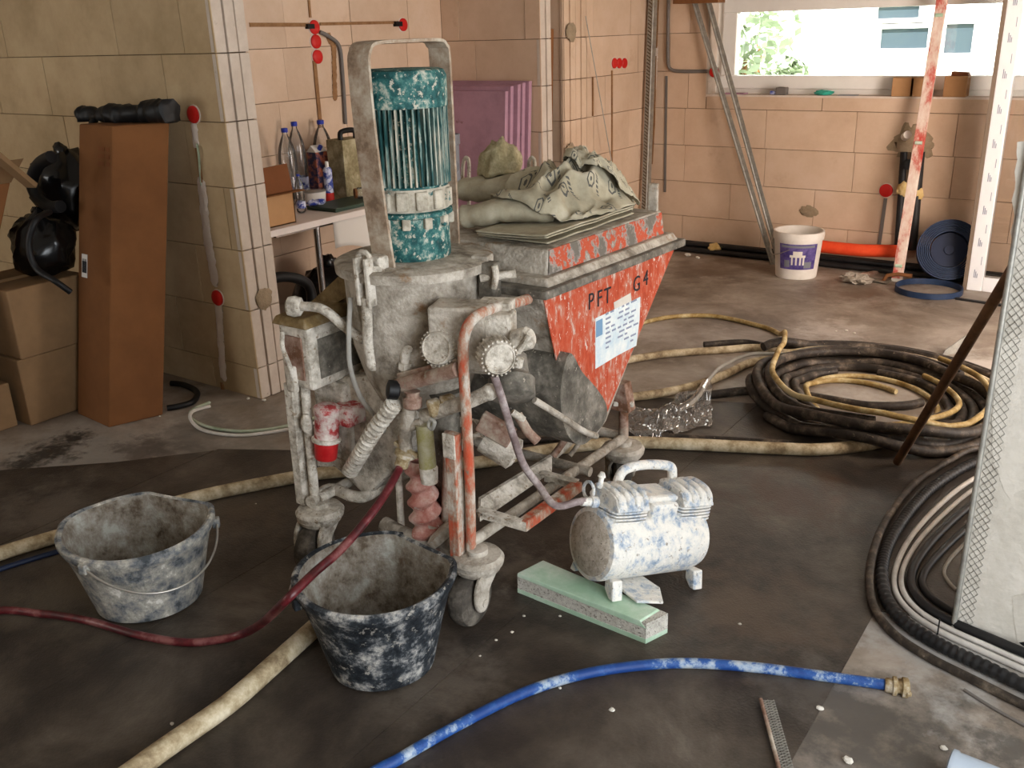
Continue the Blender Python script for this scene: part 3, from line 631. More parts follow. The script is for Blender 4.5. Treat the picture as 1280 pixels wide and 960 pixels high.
# stack behind: two cartons and the one at the picture edge
carton('stacked_carton', 'plain brown carton on the floor under another beside the tall one', (-4.115, 2.075, 0), .40, .37, .30, 0, 0, 'cardboard_pale', 'stacked cartons')
carton('stacked_carton', 'plain brown carton resting on the lower one beside the tall one', (-4.11, 2.08, .301), .40, .36, .30, 1.5, 0, 'cardboard_pale', 'stacked cartons')
carton('low_carton', 'low brown carton on the floor under the leaning open one', (-4.16, 1.70, 0), .37, .33, .2, 0, 0, 'cardboard_pale', tape=False)
t = thing('open_carton', 'dark brown open carton leaning back over the low one in the corner', 'box', (-4.16, 1.7, .2))
o0 = [V(p) for p in ((-4.34, 1.52, .202), (-3.985, 1.52, .202), (-3.985, 1.69, .202), (-4.34, 1.69, .202))]; of = V((0, .37, .82))
link('body', MB().hexa(o0 + [p + of for p in o0]), 'cardboard', parent=t, bevel=.005)
e0, e1_ = o0[1] + of, o0[2] + of
link('flap', MB().hexa([e0, e0 + V((.004, 0, 0)), e1_ + V((.004, 0, 0)), e1_, e0 + V((.1, .02, .1)), e0 + V((.104, .02, .1)), e1_ + V((.104, .02, .1)), e1_ + V((.1, .02, .1))]), 'cardboard_pale', parent=t)
# bags and hoses above the stack
def bag(name, label, c, r, sc, seed, matn='black_film', amp=.3):
    t = thing(name, label, 'bag', V(c) - V((0, 0, r * sc[2])))
    link('body', MB().lump(c, r, sc, amp, 2.4, 26, seed), matn, parent=t, smooth=70)
    link('knot', MB().lump(V(c) + V((.0, 0, r * sc[2] * .98)), r * .22, (1, 1, 1.2), .4, 3, 12, seed + 3), matn, parent=t, smooth=70)
bag('film_bag', 'shiny dark bag stuffed full on the stacked cartons', (-4.03, 2.17, .735), .14, (1, .95, .95), 5)
bag('film_bag', 'crumpled dark plastic bag wedged against the wall above the cartons', (-4.17, 2.41, .93), .15, (1.0, .9, 1.15), 9)
solo('black_hose', MB().tube(crom([P(64, 196, Y=2.2), P(48, 206, Y=2.2), P(40, 228, Y=2.2), P(48, 248, Y=2.19), P(62, 258, Y=2.18), P(76, 258, Y=2.18)], 6), .026, 10), 'black', 'thick black hose end bent over the bags by the tall carton', 'hose', smooth=60)
solo('thin_black_hose', MB().tube(crom([P(62, 265, Y=2.1), P(45, 275, Y=2.0), P(36, 305, Y=1.96), P(45, 335, Y=1.96), P(70, 352, Y=1.98), P(88, 365, Y=2.02)], 6), .013, 8), 'black', 'thin black hose looped in front of the shiny bag', 'hose', smooth=60)
solo('lath', MB().beam(P(-8, 192, Y=1.9), P(40, 232, Y=2.05), .05, .02), 'cardboard_pale', 'narrow pale lath lying slanting over the open carton', 'lath')
solo('coiled_black_hose', MB().tube(crom(FL([(214, 479), (230, 481), (246, 490), (241, 502), (222, 508), (209, 510)], .014), 6), .014, 8), 'black', 'short loop of black hose behind the tall carton', 'hose', smooth=60)
for k, (dz, dx, lb) in enumerate(((.008, 0, 'pale green cable loop lying at the wall end'), (.018, 2, 'whitish cable loop lying on the green one at the wall end'))):
    solo('loop_cable', MB().tube(lay(px=[(262, 503 + dx), (240, 513 + dx), (240, 524 + dx), (262, 534 + dx), (300, 539 + dx), (340, 536 + dx), (375, 528 + dx), (400, 520)], r=.0075), .0075, 8), 'green_cable' if k == 0 else 'white_cable', lb, 'cable', smooth=60)

# ------------------------------------------------------------------ niche: table and what stands on it
TZ = .72
tb = thing('folding_table', 'pale folding table with chrome legs standing in the niche', 'table', (-3.7, 3.7, 0))
link('top', MB().bb(-4.02, -3.40, 2.86, 4.5, TZ - .022, TZ), 'table_top', parent=tb, bevel=.004)
link('edge_band', MB().bb(-3.402, -3.396, 2.86, 4.5, TZ - .03, TZ - .001), 'table_top', parent=tb)
link('apron', MB().bb(-3.98, -3.96, 3.0, 4.3, TZ - .08, TZ - .022).bb(-3.5, -3.48, 3.0, 4.3, TZ - .06, TZ - .022), 'chrome', parent=tb)
for x, y in ((-3.5, 3.28), (-3.95, 3.2), (-3.5, 4.3), (-3.95, 4.3)):
    l = link('leg', MB().cyl((x, y, 0), (x, y, TZ - .022), .017, 14), 'chrome', parent=tb, smooth=50)
    link('foot', MB().cyl((x, y, 0), (x, y, .02), .021, 14), 'black', parent=l, smooth=50)
mb = MB()
def sheet(u, v): 
    y = 3.33 + .42 * u; return (-3.43 + .03 * math.sin(3 * u) * v, y, TZ - .025 - .17 * v + .03 * math.sin(5 * u + 1) * v)
solo('hanging_paper', MB().grid(sheet, 12, 6), 'paper', 'sheet of white paper hanging from the table front', 'paper', smooth=60, solid=.0015)
bx = thing('small_carton', 'small open carton with raised lid flap at the end of the table', 'box', (-3.55, 3.05, TZ))
c0 = P(334, 268, X=-3.45); c1 = P(369, 265, X=-3.45)
xa, xb, ya, yb, h = -3.68, -3.45, c0.y, c1.y, .15
link('body', MB().bb(xa, xb, ya, ya + .005, TZ, TZ + h).bb(xa, xb, yb - .005, yb, TZ, TZ + h).bb(xa, xa + .005, ya, yb, TZ, TZ + h).bb(xb - .005, xb, ya, yb, TZ, TZ + h).bb(xa, xb, ya, yb, TZ, TZ + .005), 'cardboard_light', parent=bx)
link('lid_flap', MB().hexa([(xb - .006, ya, TZ + h), (xb, ya, TZ + h), (xb, yb, TZ + h), (xb - .006, yb, TZ + h), (xb - .036, ya + .015, TZ + h + .12), (xb - .03, ya + .015, TZ + h + .12), (xb - .03, yb + .008, TZ + h + .125), (xb - .036, yb + .008, TZ + h + .125)]), 'cardboard_dark', parent=bx)
link('side_flap', MB().bb(xb - .005, xb + .04, ya - .02, yb + .04, TZ + h - .002, TZ + h + .003), 'cardboard', parent=bx)
def bottle(label, x, y, r, h, lab=None, z=TZ, group='drink bottles on the niche table'):
    t = thing('bottle', label, 'bottle', (x, y, z), group)
    k = h
    prof = [(r * .6, 0), (r * .95, .008), (r, .03), (r, k * .30), (r * .9, k * .36), (r, k * .42), (r, k * .6), (r * .94, k * .68), (r * .8, k * .76), (r * .52, k * .85), (r * .3, k * .9), (r * .28, k * .94)]
    link('body', MB().lathe(prof, (x, y, z), n=20), 'pet', parent=t, smooth=50)
    link('cap', MB().lathe([(r * .34, 0), (r * .36, .004), (r * .36, k * .05), (r * .3, k * .055)], (x, y, z + k * .935), n=16), 'blue_cap', parent=t, smooth=40)
    if lab:
        link('label', MB().lathe([(r * 1.01, k * .30), (r * 1.01, k * .56)] if lab != 'low' else [(r * 1.01, k * .12), (r * 1.01, k * .3)], (x, y, z), n=20, cap=False), 'label_dark' if lab == 'dark' else 'label_blue', parent=t, smooth=50)
def onT(x, y, X): p = P(x, y, X=X); return p
def bot(xp, ytop, X, r, label, lab=None):
    p = P(xp, ytop, X=X); bottle(label, X, p.y, r, p.z - TZ, lab)
bot(355, 159, -3.86, .048, 'smaller clear empty bottle with blue cap, behind the small carton')
bot(367, 151, -3.925, .047, 'large clear bottle with blue cap and pale water label', 'low')
bot(400, 149, -3.965, .055, 'blue capped bottle with dark printed label at the wall', 'dark')
bot(372, 217, -3.62, .024, 'slim little water bottle standing before the clear tub', 'low')
def boxy(name, label, cat, xp0, xp1, yb_, yt, X, d, matn, parts=()):
    a = P(xp0, yb_, X=X); b = P(xp1, yb_, X=X); top = P(xp0, yt, X=X).z
    t = thing(name, label, cat, (X - d / 2, (a.y + b.y) / 2, TZ))
    link('body', MB().bb(X - d, X, a.y, b.y, TZ, top), matn, parent=t, bevel=.003)
    return t, a.y, b.y, top
t, ya, yb, top = boxy('juice_carton', 'dark printed drink carton with red foot among the bottles', 'carton', 400, 414, 246, 190, -3.82, .07, 'label_dark')
link('gable', MB().prism([(-3.89, ya, top), (-3.82, ya, top), (-3.855, ya, top + .035)], (0, yb - ya, 0)), 'paper', parent=t)
link('spout_cap', MB().cyl((-3.835, (ya + yb) / 2, top + .012), (-3.82, (ya + yb) / 2, top + .03), .012, 12), 'blue_cap', parent=t, smooth=40)
p = P(412, 243, X=-3.72); t = thing('spray_can', 'slim blue, white and red can standing in front of the drink carton', 'can', (-3.72, p.y, TZ)); hh = P(412, 212, X=-3.72).z - TZ
link('body', MB().lathe([(.022, 0), (.024, .01), (.024, hh), (.016, hh + .015)], (-3.72, p.y, TZ), n=18), 'label_blue', parent=t, smooth=40)
link('base_band', MB().lathe([(.0245, .005), (.0245, .05)], (-3.72, p.y, TZ), n=18, cap=False), 'label_red', parent=t, smooth=40)
link('nozzle', MB().cyl((-3.72, p.y, TZ + hh + .012), (-3.72, p.y, TZ + hh + .045), .01, 12), 'pvc_white', parent=t, smooth=40)
p = P(392, 245, X=-3.74); t = thing('clear_tub', 'clear plastic food tub with lid on the table', 'tub', (-3.74, p.y, TZ))
link('body', MB().lathe([(.05, 0), (.06, .005), (.066, .07)], (-3.74, p.y, TZ), n=24), 'paper', parent=t, smooth=40)
link('lid', MB().lathe([(.069, .068), (.07, .078), (.058, .083)], (-3.74, p.y, TZ), n=24), 'pet', parent=t, smooth=40)
a, b = P(370, 250, X=-3.62), P(455, 250, X=-3.62)
t = thing('green_mat', 'dark green flat folder lying on the table edge', 'folder', (-3.6, (a.y + b.y) / 2, TZ))
link('cover', MB().bb(-3.665, -3.45, a.y + .1, b.y - .02, TZ + .012, TZ + .02), 'tray_green', parent=t, bevel=.003)
link('sheets', MB().bb(-3.66, -3.455, a.y + .105, b.y - .025, TZ, TZ + .012), 'tray_green', parent=t)
for i, (x, y, lb) in enumerate(((393, 243, 'crumpled blue and white packet on the green folder'), (384, 242, 'small silver and blue wrapper beside the blue packet'))):
    c = P(x + 2, y, X=-3.61 - .01 * i); c.z = TZ + .037; c.y += .02; solo('snack_packet', MB().lump(c, .028, (1.0, 1.1, .55), .4, 3, 14, i + 1), 'label_blue', lb, 'packet', 'packets on the green folder', smooth=50)
p = P(441, 246, X=-3.6); t = thing('glass_jar', 'small glass jar lying on its side on the table', 'jar', (-3.56, p.y, TZ + .02))
link('body', MB().lathe([(.02, 0), (.03, .006), (.03, .06), (.022, .07)], (-3.56, p.y - .01, TZ + .051), (.5, .8, 0), 18), 'pet', parent=t, smooth=40)
link('lid', MB().lathe([(.026, -.012), (.026, 0)], (-3.56, p.y - .01, TZ + .051), (.5, .8, 0), 18), 'wood', parent=t, smooth=40)
t, ya, yb, top = boxy('dusty_canister', 'dusty greenish canister standing on the table behind the motor guard', 'canister', 432, 462, 226, 175, -3.66, .12, 'jute')
link('black_handle', MB().tube(crom([(-3.69, ya + .02, top), (-3.69, ya + .03, top + .04), (-3.69, yb - .06, top + .04), (-3.69, yb - .05, top)], 5), .014, 8), 'black', parent=t, smooth=50)
p = P(436, 225, X=-3.88); solo('dark_bag', MB().lump((-3.88, p.y, TZ + .085), .066, (.8, 1, 1.1), .35, 2.6, 20, 12), 'black_film', 'dark crumpled bag on the table beside the drink carton', 'bag', smooth=60)
p = P(412, 372, X=-3.52)
bag('refuse_bag', 'dark refuse bag slumped on the floor under the niche table', (-3.72, p.y + .2, .2), .2, (.85, 1.0, 1.0), 15, 'black_film', .25)
solo('black_hose', MB().tube(crom([P(330, 352, X=-3.36), P(352, 346, X=-3.36), P(376, 350, X=-3.36), P(388, 362, X=-3.36), P(392, 395, X=-3.36), (-3.36, P(392, 395, X=-3.36).y + .05, .03)], 6), .025, 10), 'black', 'black hose arching in front of the refuse bag under the table', 'hose', smooth=60)
# grey pipe branch on the table end
p = P(566, 230, X=-3.5); t = thing('pipe_branch', 'grey plastic pipe branch standing on the table end', 'pipe fitting', (-3.5, p.y, TZ)); tz = P(566, 167, X=-3.5).z
link('body', MB().lathe([(.047, 0), (.047, tz - TZ - .06), (.055, tz - TZ - .055), (.055, tz - TZ), (.048, tz - TZ), (.046, .02)], (-3.5, p.y, TZ), n=26), 'pvc_grey', parent=t, smooth=40)
link('branch', MB().lathe([(.035, 0), (.035, .07), (.04, .075), (.04, .1), (.034, .1)], (-3.5, p.y, TZ + .1), (.65, -.75, .1), 22), 'pvc_grey', parent=t, smooth=40)
solo('black_bottle', MB().lathe([(.04, 0), (.042, .01), (.042, .2), (.02, .26), (.018, .3)], (-3.66, p.y - .0, TZ), n=18), 'black', 'slim black bottle behind the grey pipe branch', 'bottle', smooth=40)
# pink insulation boards leaning at the niche side wall
n = 5; X0 = P(548, 180, Y=4.95).x
for i in range(n):
    yy = YN - .006 - (n - 1 - i) * .034; hgt = 1.27 - .008 * (n - i) - (0.02 if i == 0 else 0)
    x1 = P([632, 639, 648, 654, 662][i], 120, Y=yy - .03).x
    th = .031
    pts = [(XN + .02, yy - th - .05, .0), (x1 - .03, yy - th - .05, .0), (x1 - .03, yy - .05, 0), (XN + .02, yy - .05, 0), (XN + .02, yy - th, hgt), (x1, yy - th, hgt), (x1, yy, hgt), (XN + .02, yy, hgt)]
    lb = ['front board of the pink foam stack, dirty face outwards', 'second pink foam board of the leaning stack', 'middle pink foam board of the leaning stack', 'fourth pink foam board of the leaning stack', 'rearmost and widest pink foam board against the niche wall'][i]
    solo('foam_board', MB().hexa(pts), 'xps_pink', lb, 'foam board', 'pink foam boards leaning in the niche', bevel=.002)
# stick in the doorway, leaning beads at the side wall
a = P(697, 36, X=-3.36); solo('wooden_stick', MB().beam((a.x, min(a.y, 5.27), a.z), (-3.36, 5.19, 0), .03, .012, (1, 0, 0)), 'wood', 'brown wooden stick leaning in the narrow doorway', 'stick')
for i, (x0, y0_, x1, y1_, lb) in enumerate(((804, -30, 790, 320, 'wide galvanised plaster bead standing upright in the room corner'), (732, 20, 772, 320, 'thin plaster bead leaning slanted beside the triple socket caps'))):
    a = P(x0, y0_, X=XW + .03) if i else P(x0, y0_, Y=YB - .03); b = P(x1, y1_, Z=0)
    if i: b = V((XW + .14, P(x1, 250, X=XW + .06).y + .03, 0))
    else: a.x = XW + .06; b = V((XW + .075, YB - .12, 0))
    t = thing('plaster_bead', lb, 'plaster bead', b)
    r = .012 if i == 0 else .005
    link('nose', MB().tube([b, a], r * .6, 8), 'galv', parent=t, smooth=60)
    if i == 0:
        link('wing', MB().beam(b + V((-.02, 0, 0)), a + V((-.02, 0, 0)), .038, .002, (0, 1, 0)).beam(b + V((.018, 0, 0)), a + V((.018, 0, 0)), .03, .002, (0, 1, 0)), 'galv', parent=t)
        mb = MB()
        for k in range(80):
            q = b.lerp(a, (k + .5) / 80); mb.box(q + V((-.018, -.003, 0)), (.034, .003, .006), Matrix.Rotation(.6, 3, 'Y'))
        o = link('wing_slots', mb, 'joint', parent=t); o['kind'] = 'stuff'
for i, (x0, x1, y1_, lb) in enumerate(((862, 965, 326, 'galvanised bead leaning on the window wall, touching the far side of the tub'), (880, 974, 306, 'galvanised bead leaning on the window wall, ending behind the tub'))):
    a = P(x0, -10, Y=YB - .02); b = P(x1, y1_, Z=0.0)
    b.y = min(b.y, YB - .06)
    b = P(x1, y1_ - 2, Y=6.26 if i else 6.2); b.z = 0
    t = thing('plaster_bead', lb, 'plaster bead', b)
    link('nose', MB().tube([b, a], .008, 8), 'galv', parent=t, smooth=60)
    link('wing', MB().beam(b + V((.018, 0, 0)), a + V((.018, 0, 0)), .03, .002, (0, 1, 0)), 'galv', parent=t)
solo('trestle_board', MB().beam(P(846, 2, Y=YB - .15), P(902, 0, Y=YB - .15), .12, .03), 'wood', 'dark board fixed high above the leaning beads', 'board')

# ------------------------------------------------------------------ along the window wall
def tub(label):
    c = V((-1.95, 5.98, 0)); r0, r1, h = .125, .15, .30
    t = thing('paint_tub', label, 'tub', c)
    link('body', MB().lathe([(r0, 0), (r0 + .004, .004), (r1, h - .05), (r1 + .008, h - .05), (r1 + .01, h - .02), (r1 + .008, h), (r1 - .004, h), (r1 - .006, h - .04), (r0 - .004, .05), (.001, .05)], c, n=36), 'tub_white', parent=t, smooth=35)
    # label wraps the side that faces the room
    mb = MB(); o = []
    for i in range(13):
        th = math.radians(-118 + i * 8)
        for z in (.07, .235):
            rr = r0 + (r1 - r0) * z / (h - .05) + .006; o.append((c.x + rr * math.cos(th), c.y + rr * math.sin(th), z))
    mb.add(o, [(2 * i, 2 * i + 2, 2 * i + 3, 2 * i + 1) for i in range(12)]); link('label', mb, 'tub_label', parent=t, smooth=60)
    def wrap(a0, a1, z0, z1, nm, mm, e=.0075):
        mq = MB(); oo = []
        for i in range(7):
            th = math.radians(a0 + (a1 - a0) * i / 6)
            for z in (z0, z1):
                rr = r0 + (r1 - r0) * z / (h - .05) + e; oo.append((c.x + rr * math.cos(th), c.y + rr * math.sin(th), z))
        mq.add(oo, [(2 * i, 2 * i + 2, 2 * i + 3, 2 * i + 1) for i in range(6)]); link(nm, mq, mm, parent=t, smooth=60)
    wrap(-82, -60, .165, .19, 'label_motif', 'tub_white'); wrap(-90, -52, .15, .165, 'label_motif', 'tub_white'); wrap(-86, -82, .10, .15, 'label_motif', 'tub_white'); wrap(-76, -72, .10, .15, 'label_motif', 'tub_white'); wrap(-66, -62, .10, .15, 'label_motif', 'tub_white'); wrap(-58, -54, .10, .15, 'label_motif', 'tub_white'); wrap(-104, -90, .085, .13, 'label_motif', 'pvc_grey'); wrap(-54, -34, .08, .12, 'label_motif', 'pvc_grey'); wrap(-112, -30, .212, .226, 'label_motif', 'pvc_grey')
    link('handle', MB().tube(crom([c + V((-.158, 0, h - .03)), c + V((-.165, -.05, h - .1)), c + V((-.12, -.11, h - .15)), c + V((0, -.16, h - .10))], 5), .003, 6), 'wire', parent=t, smooth=60)
    link('filling', MB().lathe([(.14, 0), (.1, .012), (.001, .02)], c + V((0, 0, .2)), n=24), 'mortar', parent=t, smooth=60)
tub('white plastic tub with a violet label and dirty rim at the window wall')
for i in range(5):
    yy = YB - .05 - (i % 3) * .035; z = .02 + (.035 if i > 2 else 0)
    pts = [(XW + .1 + .05 * i, yy, z), (-2.6, yy - .01 * (i % 2), z + .004), (-2.0, yy + .008, z), (-1.4, yy - .006, z + .003), (-.6 - .04 * i, yy, z)]
    solo('floor_pipe', MB().tube(crom(pts, 5), .017, 10), 'black_pipe', ['black insulated pipe run nearest the wall', 'black insulated pipe, middle one on the floor along the wall', 'black insulated pipe, outermost one along the wall', 'black insulated pipe lying on the others close to the wall', 'black insulated pipe lying on top of the outer ones'][i] , 'pipe', 'black pipes along the window wall', smooth=60)
solo('foam_lump', MB().lump(P(893, 310, Y=YB - .1), .04, (1.2, .8, .9), .4, 3, 16, 3), 'foam_yellow', 'yellow foam lump stuck on the black pipes', 'foam')
pp = crom([P(1018, 307, Y=6.26), P(1045, 310, Y=6.26), P(1080, 313, Y=6.26), P(1125, 314, Y=6.27)], 6)
solo('orange_pipe', MB().tube(pp, .04, 14), 'orange_pipe', 'bright orange insulated pipe above the black pipes', 'pipe', smooth=60)
# spirit level
b = P(1121, 352, Z=0); a = P(1179, -8, Y=YB - .02)
t = thing('spirit_level', 'long plaster-smeared red and white spirit level leaning on the window wall', 'spirit level', b)
link('bar', MB().beam(b, a, .062, .025, (0, 1, 0)), 'level', parent=t, bevel=.003)
for k in (.06, .5, .93):
    q = b.lerp(a, k); link('vial', MB().cyl(q + V((-.02, -.016, 0)), q + V((.02, -.016, 0)), .01, 10), 'xps_green', parent=t)
link('end_cap', MB().beam(b, b.lerp(a, .012), .066, .029, (0, 1, 0)), 'paper', parent=t)
# blue coil standing at the wall
c = P(1183, 318, Y=6.2)
t = thing('blue_coil', 'dark blue coil of edge strip standing on end at the window wall', 'coil', (c.x, 6.2, 0))
R = .185; cc = V((c.x, 6.2, R + .012))
ax = V((.25, -1, .35)).normalized()
for k in range(7):
    rr = R - .011 * k; mb = MB()
    mb.lathe([(rr, -.05), (rr, .05), (rr - .007, .05), (rr - .007, -.05), (rr, -.05)], cc + V((0, .06, .0)), ax, 40, cap=False)
    link('turn', mb, 'spiral_blue', parent=t, smooth=40)
link('core', MB().lathe([(.001, -.03), (R - .08, -.03), (R - .08, .02), (.03, .02), (.028, .03), (.001, .03)], cc + V((0, .06, 0)), ax, 32), 'dark_blue', parent=t, smooth=40)
solo('loose_blue_strip', MB().lathe([(.19, 0), (.19, .035), (.183, .035), (.183, 0), (.19, 0)], (c.x - .03, 5.955, .002), (0, 0, 1), 40, cap=False), 'spiral_blue', 'loose ring of dark blue strip lying on the floor below the coil', 'strip', smooth=40)
# dirty tools on the floor
solo('mortar_heap', MB().lump(P(1070, 348, Z=.03), .06, (1.5, 1, .55), .5, 3, 18, 8), 'debris', 'grey mortar lump on the floor between tub and level', 'mortar lump')
tr = thing('trowel', 'dirty trowel lying on the floor beside the mortar lump', 'trowel', P(1090, 352, Z=0))
q = P(1100, 351, Z=.008); link('blade', MB().prism([q + V((-.09, -.03, 0)), q + V((.05, -.05, 0)), q + V((.06, .04, 0)), q + V((-.08, .05, 0))], (0, 0, .004)), 'dusty_steel', parent=tr)
link('handle', MB().tube([q + V((.02, 0, .004)), q + V((.04, 0, .04)), q + V((.10, .02, .05)), q + V((.18, .03, .045))], .012, 8), 'wood', parent=tr, smooth=60)
solo('steel_bar', MB().beam(P(1065, 345, Z=.01), P(1110, 338, Z=.01), .02, .02), 'rust_dust', 'short dirty bar lying before the pipes', 'bar')
# things on the sill
for i, (x, yb_, yt, w, X, lb) in enumerate(((1128, 121, 97, .13, 0, 'small brown carton on the sill beside the level'), (1150, 121, 97, .12, 0, 'small brown carton on the sill half behind the level'), (1193, 122, 95, .13, 0, 'small brown carton on the sill with its dark flap raised'))):
    p = P(x, yb_, Y=YB + .03); zt = P(x, yt, Y=YB + .03).z
    t = thing('sill_carton', lb, 'box', (p.x, YB + .07, 1.096), 'cartons on the window sill')
    link('body', MB().bb(p.x - w / 2, p.x + w / 2, YB + .01, YB + .105, 1.096, zt), 'cardboard_light', parent=t, bevel=.004)
    link('top_flap', MB().bb(p.x - w / 2, p.x + w / 2 - .01, YB + .02, YB + .1, zt, zt + .004) if i < 2 else MB().prism([(p.x - w / 2 + .03, YB + .03, zt), (p.x + w / 2, YB + .03, zt), (p.x + w / 2 - .01, YB + .03, zt + .02), (p.x - w / 2 + .03, YB + .03, zt + .025)], (0, .07, 0)), 'cardboard_dark' if i == 2 else 'cardboard_pale', parent=t)
p = P(973, 114, Y=YB + .05); t = thing('tape_measure', 'small grey box with blue tape end on the sill', 'tape', (p.x, YB + .05, 1.096))
link('case', MB().bb(p.x - .01, p.x + .06, YB + .02, YB + .08, 1.096, 1.145), 'conduit', parent=t, bevel=.006); link('blade', MB().bb(p.x - .05, p.x - .008, YB + .03, YB + .06, 1.098, 1.12), 'label_blue', parent=t)
solo('teal_bag', MB().lump(P(1030, 116, Y=YB + .06), .035, (1.8, 1, .5), .4, 3, 16, 2), 'teal_bag', 'crumpled turquoise plastic scrap on the sill', 'scrap')
p = P(905, 112, Y=YB + .06); solo('paper_scrap', MB().bb(p.x, p.x + .16, YB + .02, YB + .1, 1.096, 1.104), 'xps_pink', 'flat pinkish scrap lying on the sill corner', 'scrap')
p = P(1060, 119, Y=YB + .05); solo('flat_scrap', MB().bb(p.x - .06, p.x + .06, YB + .02, YB + .08, 1.096, 1.101), 'pvc_grey', 'flat grey scrap lying on the sill beside the cartons', 'scrap')
# glazed door leaf standing in front of the wall
dx0 = P(1210, 348, Y=6.12).x; dl = thing('door_leaf', 'white glazed balcony door leaf with printed protective film standing upright', 'door leaf', (dx0 + .4, 6.15, .012))
dw, dh, f_ = .82, 2.15, .085; yy0, yy1 = 6.11, 6.18
link('frame', MB().bb(dx0, dx0 + f_, yy0, yy1, 0, dh).bb(dx0 + dw - f_, dx0 + dw, yy0, yy1, 0, dh).bb(dx0 + f_, dx0 + dw - f_, yy0, yy1, 0, f_).bb(dx0 + f_, dx0 + dw - f_, yy0, yy1, dh - f_, dh), 'pvc_film', parent=dl, bevel=.004)
link('edge_gasket', MB().bb(dx0 - .022, dx0, yy0 - .004, yy1, 0, dh), 'gasket', parent=dl, bevel=.002)
link('pane', MB().bb(dx0 + f_ - .005, dx0 + dw - f_ + .005, yy0 + .03, yy0 + .036, f_ - .005, dh - f_ + .005), 'window_glass', parent=dl)
mb = MB()
for i in range(11):
    z = .08 + i * .19
    for k in range(3): mb.bb(dx0 + .03 + .008 * k, dx0 + .034 + .008 * k, yy0 - .0015, yy0 + .001, z, z + .05 - .012 * k)
    mb.bb(dx0 + .06, dx0 + .063, yy0 - .0015, yy0 + .001, z + .08, z + .13)
link('film_print', mb, 'film_print', parent=dl)

# ------------------------------------------------------------------ the plastering machine
MC = thing('plastering_machine', 'dust-caked plastering machine with teal motor and worn orange hopper on castors', 'machine', (-1.72, 2.2, 0))
def mp(name, mb, m, parent=None, **k):
    k.setdefault('smooth', 40); return link(name, mb, m, parent=parent or MC, **k)
# castors
def caster(x, y, rz, matn='dusty_grey'):
    Rz = Matrix.Translation((x, y, 0)) @ Matrix.Rotation(math.radians(rz), 4, 'Z')
    pl = mp('castor', MB().lathe([(.06, .165), (.072, .17), (.075, .185), (.066, .197), (.03, .2), (.03, .215), (.012, .22)], (0, 0, 0), n=28).xf(Rz), matn)
    for s in (-1, 1):
        leg_ = crom([(-.045, s * .037, .172), (.03, s * .037, .172), (.068, s * .037, .15), (.082, s * .037, .105), (.07, s * .037, .062), (.04, s * .037, .052), (.022, s * .037, .075), (.015, s * .037, .11), (-.02, s * .037, .14)], 3, True)
        mp('fork', MB().prism(leg_, (0, s * .013, 0)).xf(Rz), matn, parent=pl, bevel=.005)
    mp('axle', MB().cyl((.045, -.054, .078), (.045, .054, .078), .011, 12).xf(Rz), matn, parent=pl)
    mp('fork_crown', MB().lathe([(.035, .148), (.058, .150), (.066, .158), (.07, .17)], (.004, 0, 0), n=28).xf(Rz), matn, parent=pl)
    mp('wheel', MB().lathe([(.02, -.030), (.055, -.030), (.072, -.024), (.078, -.010), (.078, .010), (.072, .024), (.055, .030), (.02, .030)], (.045, 0, .078), (0, 1, 0), 32).xf(Rz), 'rubber', parent=pl)
caster(-1.415, 1.80, -88); caster(-1.995, 1.765, -80, 'dusty_white'); caster(-1.42, 2.65, 130); caster(-1.99, 2.66, 88)
# frame
T = .0165
q1, q2, q3, q4 = V((-1.435, 1.80, .225)), V((-1.995, 1.765, .225)), V((-1.42, 2.655, .225)), V((-1.99, 2.66, .225))
mp('frame_rail', MB().tube([q1, q3], T, 12), 'dusty_grey')
mp('frame_rail', MB().tube([q2, q4], T, 12), 'dusty_white')
mp('frame_rail', MB().tube(crom([P(388, 628, Z=.225), P(412, 611, Z=.225), P(440, 620, Z=.225), P(458, 620, Z=.225), P(484, 604, Z=.23), P(540, 575, Z=.23), P(600, 545, Z=.23)], 5), T * 1.1, 12), 'dusty_white')
mp('cross_tube', MB().tube([P(596, 552, Z=.235), P(738, 590, Z=.225)], T, 12), 'dusty_grey')
mp('cross_tube', MB().tube([q3, q4], T, 12), 'dusty_grey')
mp('cross_tube', MB().tube([P(600, 640, Z=.225), P(690, 572, Z=.235), P(735, 530, Z=.3)], T * .9, 12), 'dusty_white')
mp('rear_strut', MB().tube([P(690, 572, Z=.24), P(718, 535, Z=.3)], .012, 10), 'rust_dust')
mp('rear_strut', MB().tube([P(712, 570, Z=.24), P(735, 540, Z=.3)], .008, 10), 'dusty_grey')
# angle-iron shelf frame at the side
def angle(a, b, w=.028, matn='dusty_white'):
    a, b = V(a), V(b); mb = MB(); mb.beam(a, b, w, .004); mb.beam(a + V((w / 2, 0, -w / 2)), b + V((w / 2, 0, -w / 2)), .004, w); return mp('shelf_angle', mb, matn, smooth=None)
s1, s2, s3, s4 = P(598, 636, Z=.27), P(652, 652, Z=.255), P(722, 602, Z=.255), P(676, 590, Z=.265)
angle(s1, s2); angle(s2, s3, matn='orange_post'); angle(s3, s4)
mp('side_plate', MB().hexa([P(598, 645, Z=.24), P(600, 652, Z=.24), P(690, 590, Z=.25), P(688, 582, Z=.25), P(598, 622, Z=.275), P(601, 624, Z=.275), P(690, 570, Z=.28), P(688, 568, Z=.28)]), 'dusty_white', smooth=None)
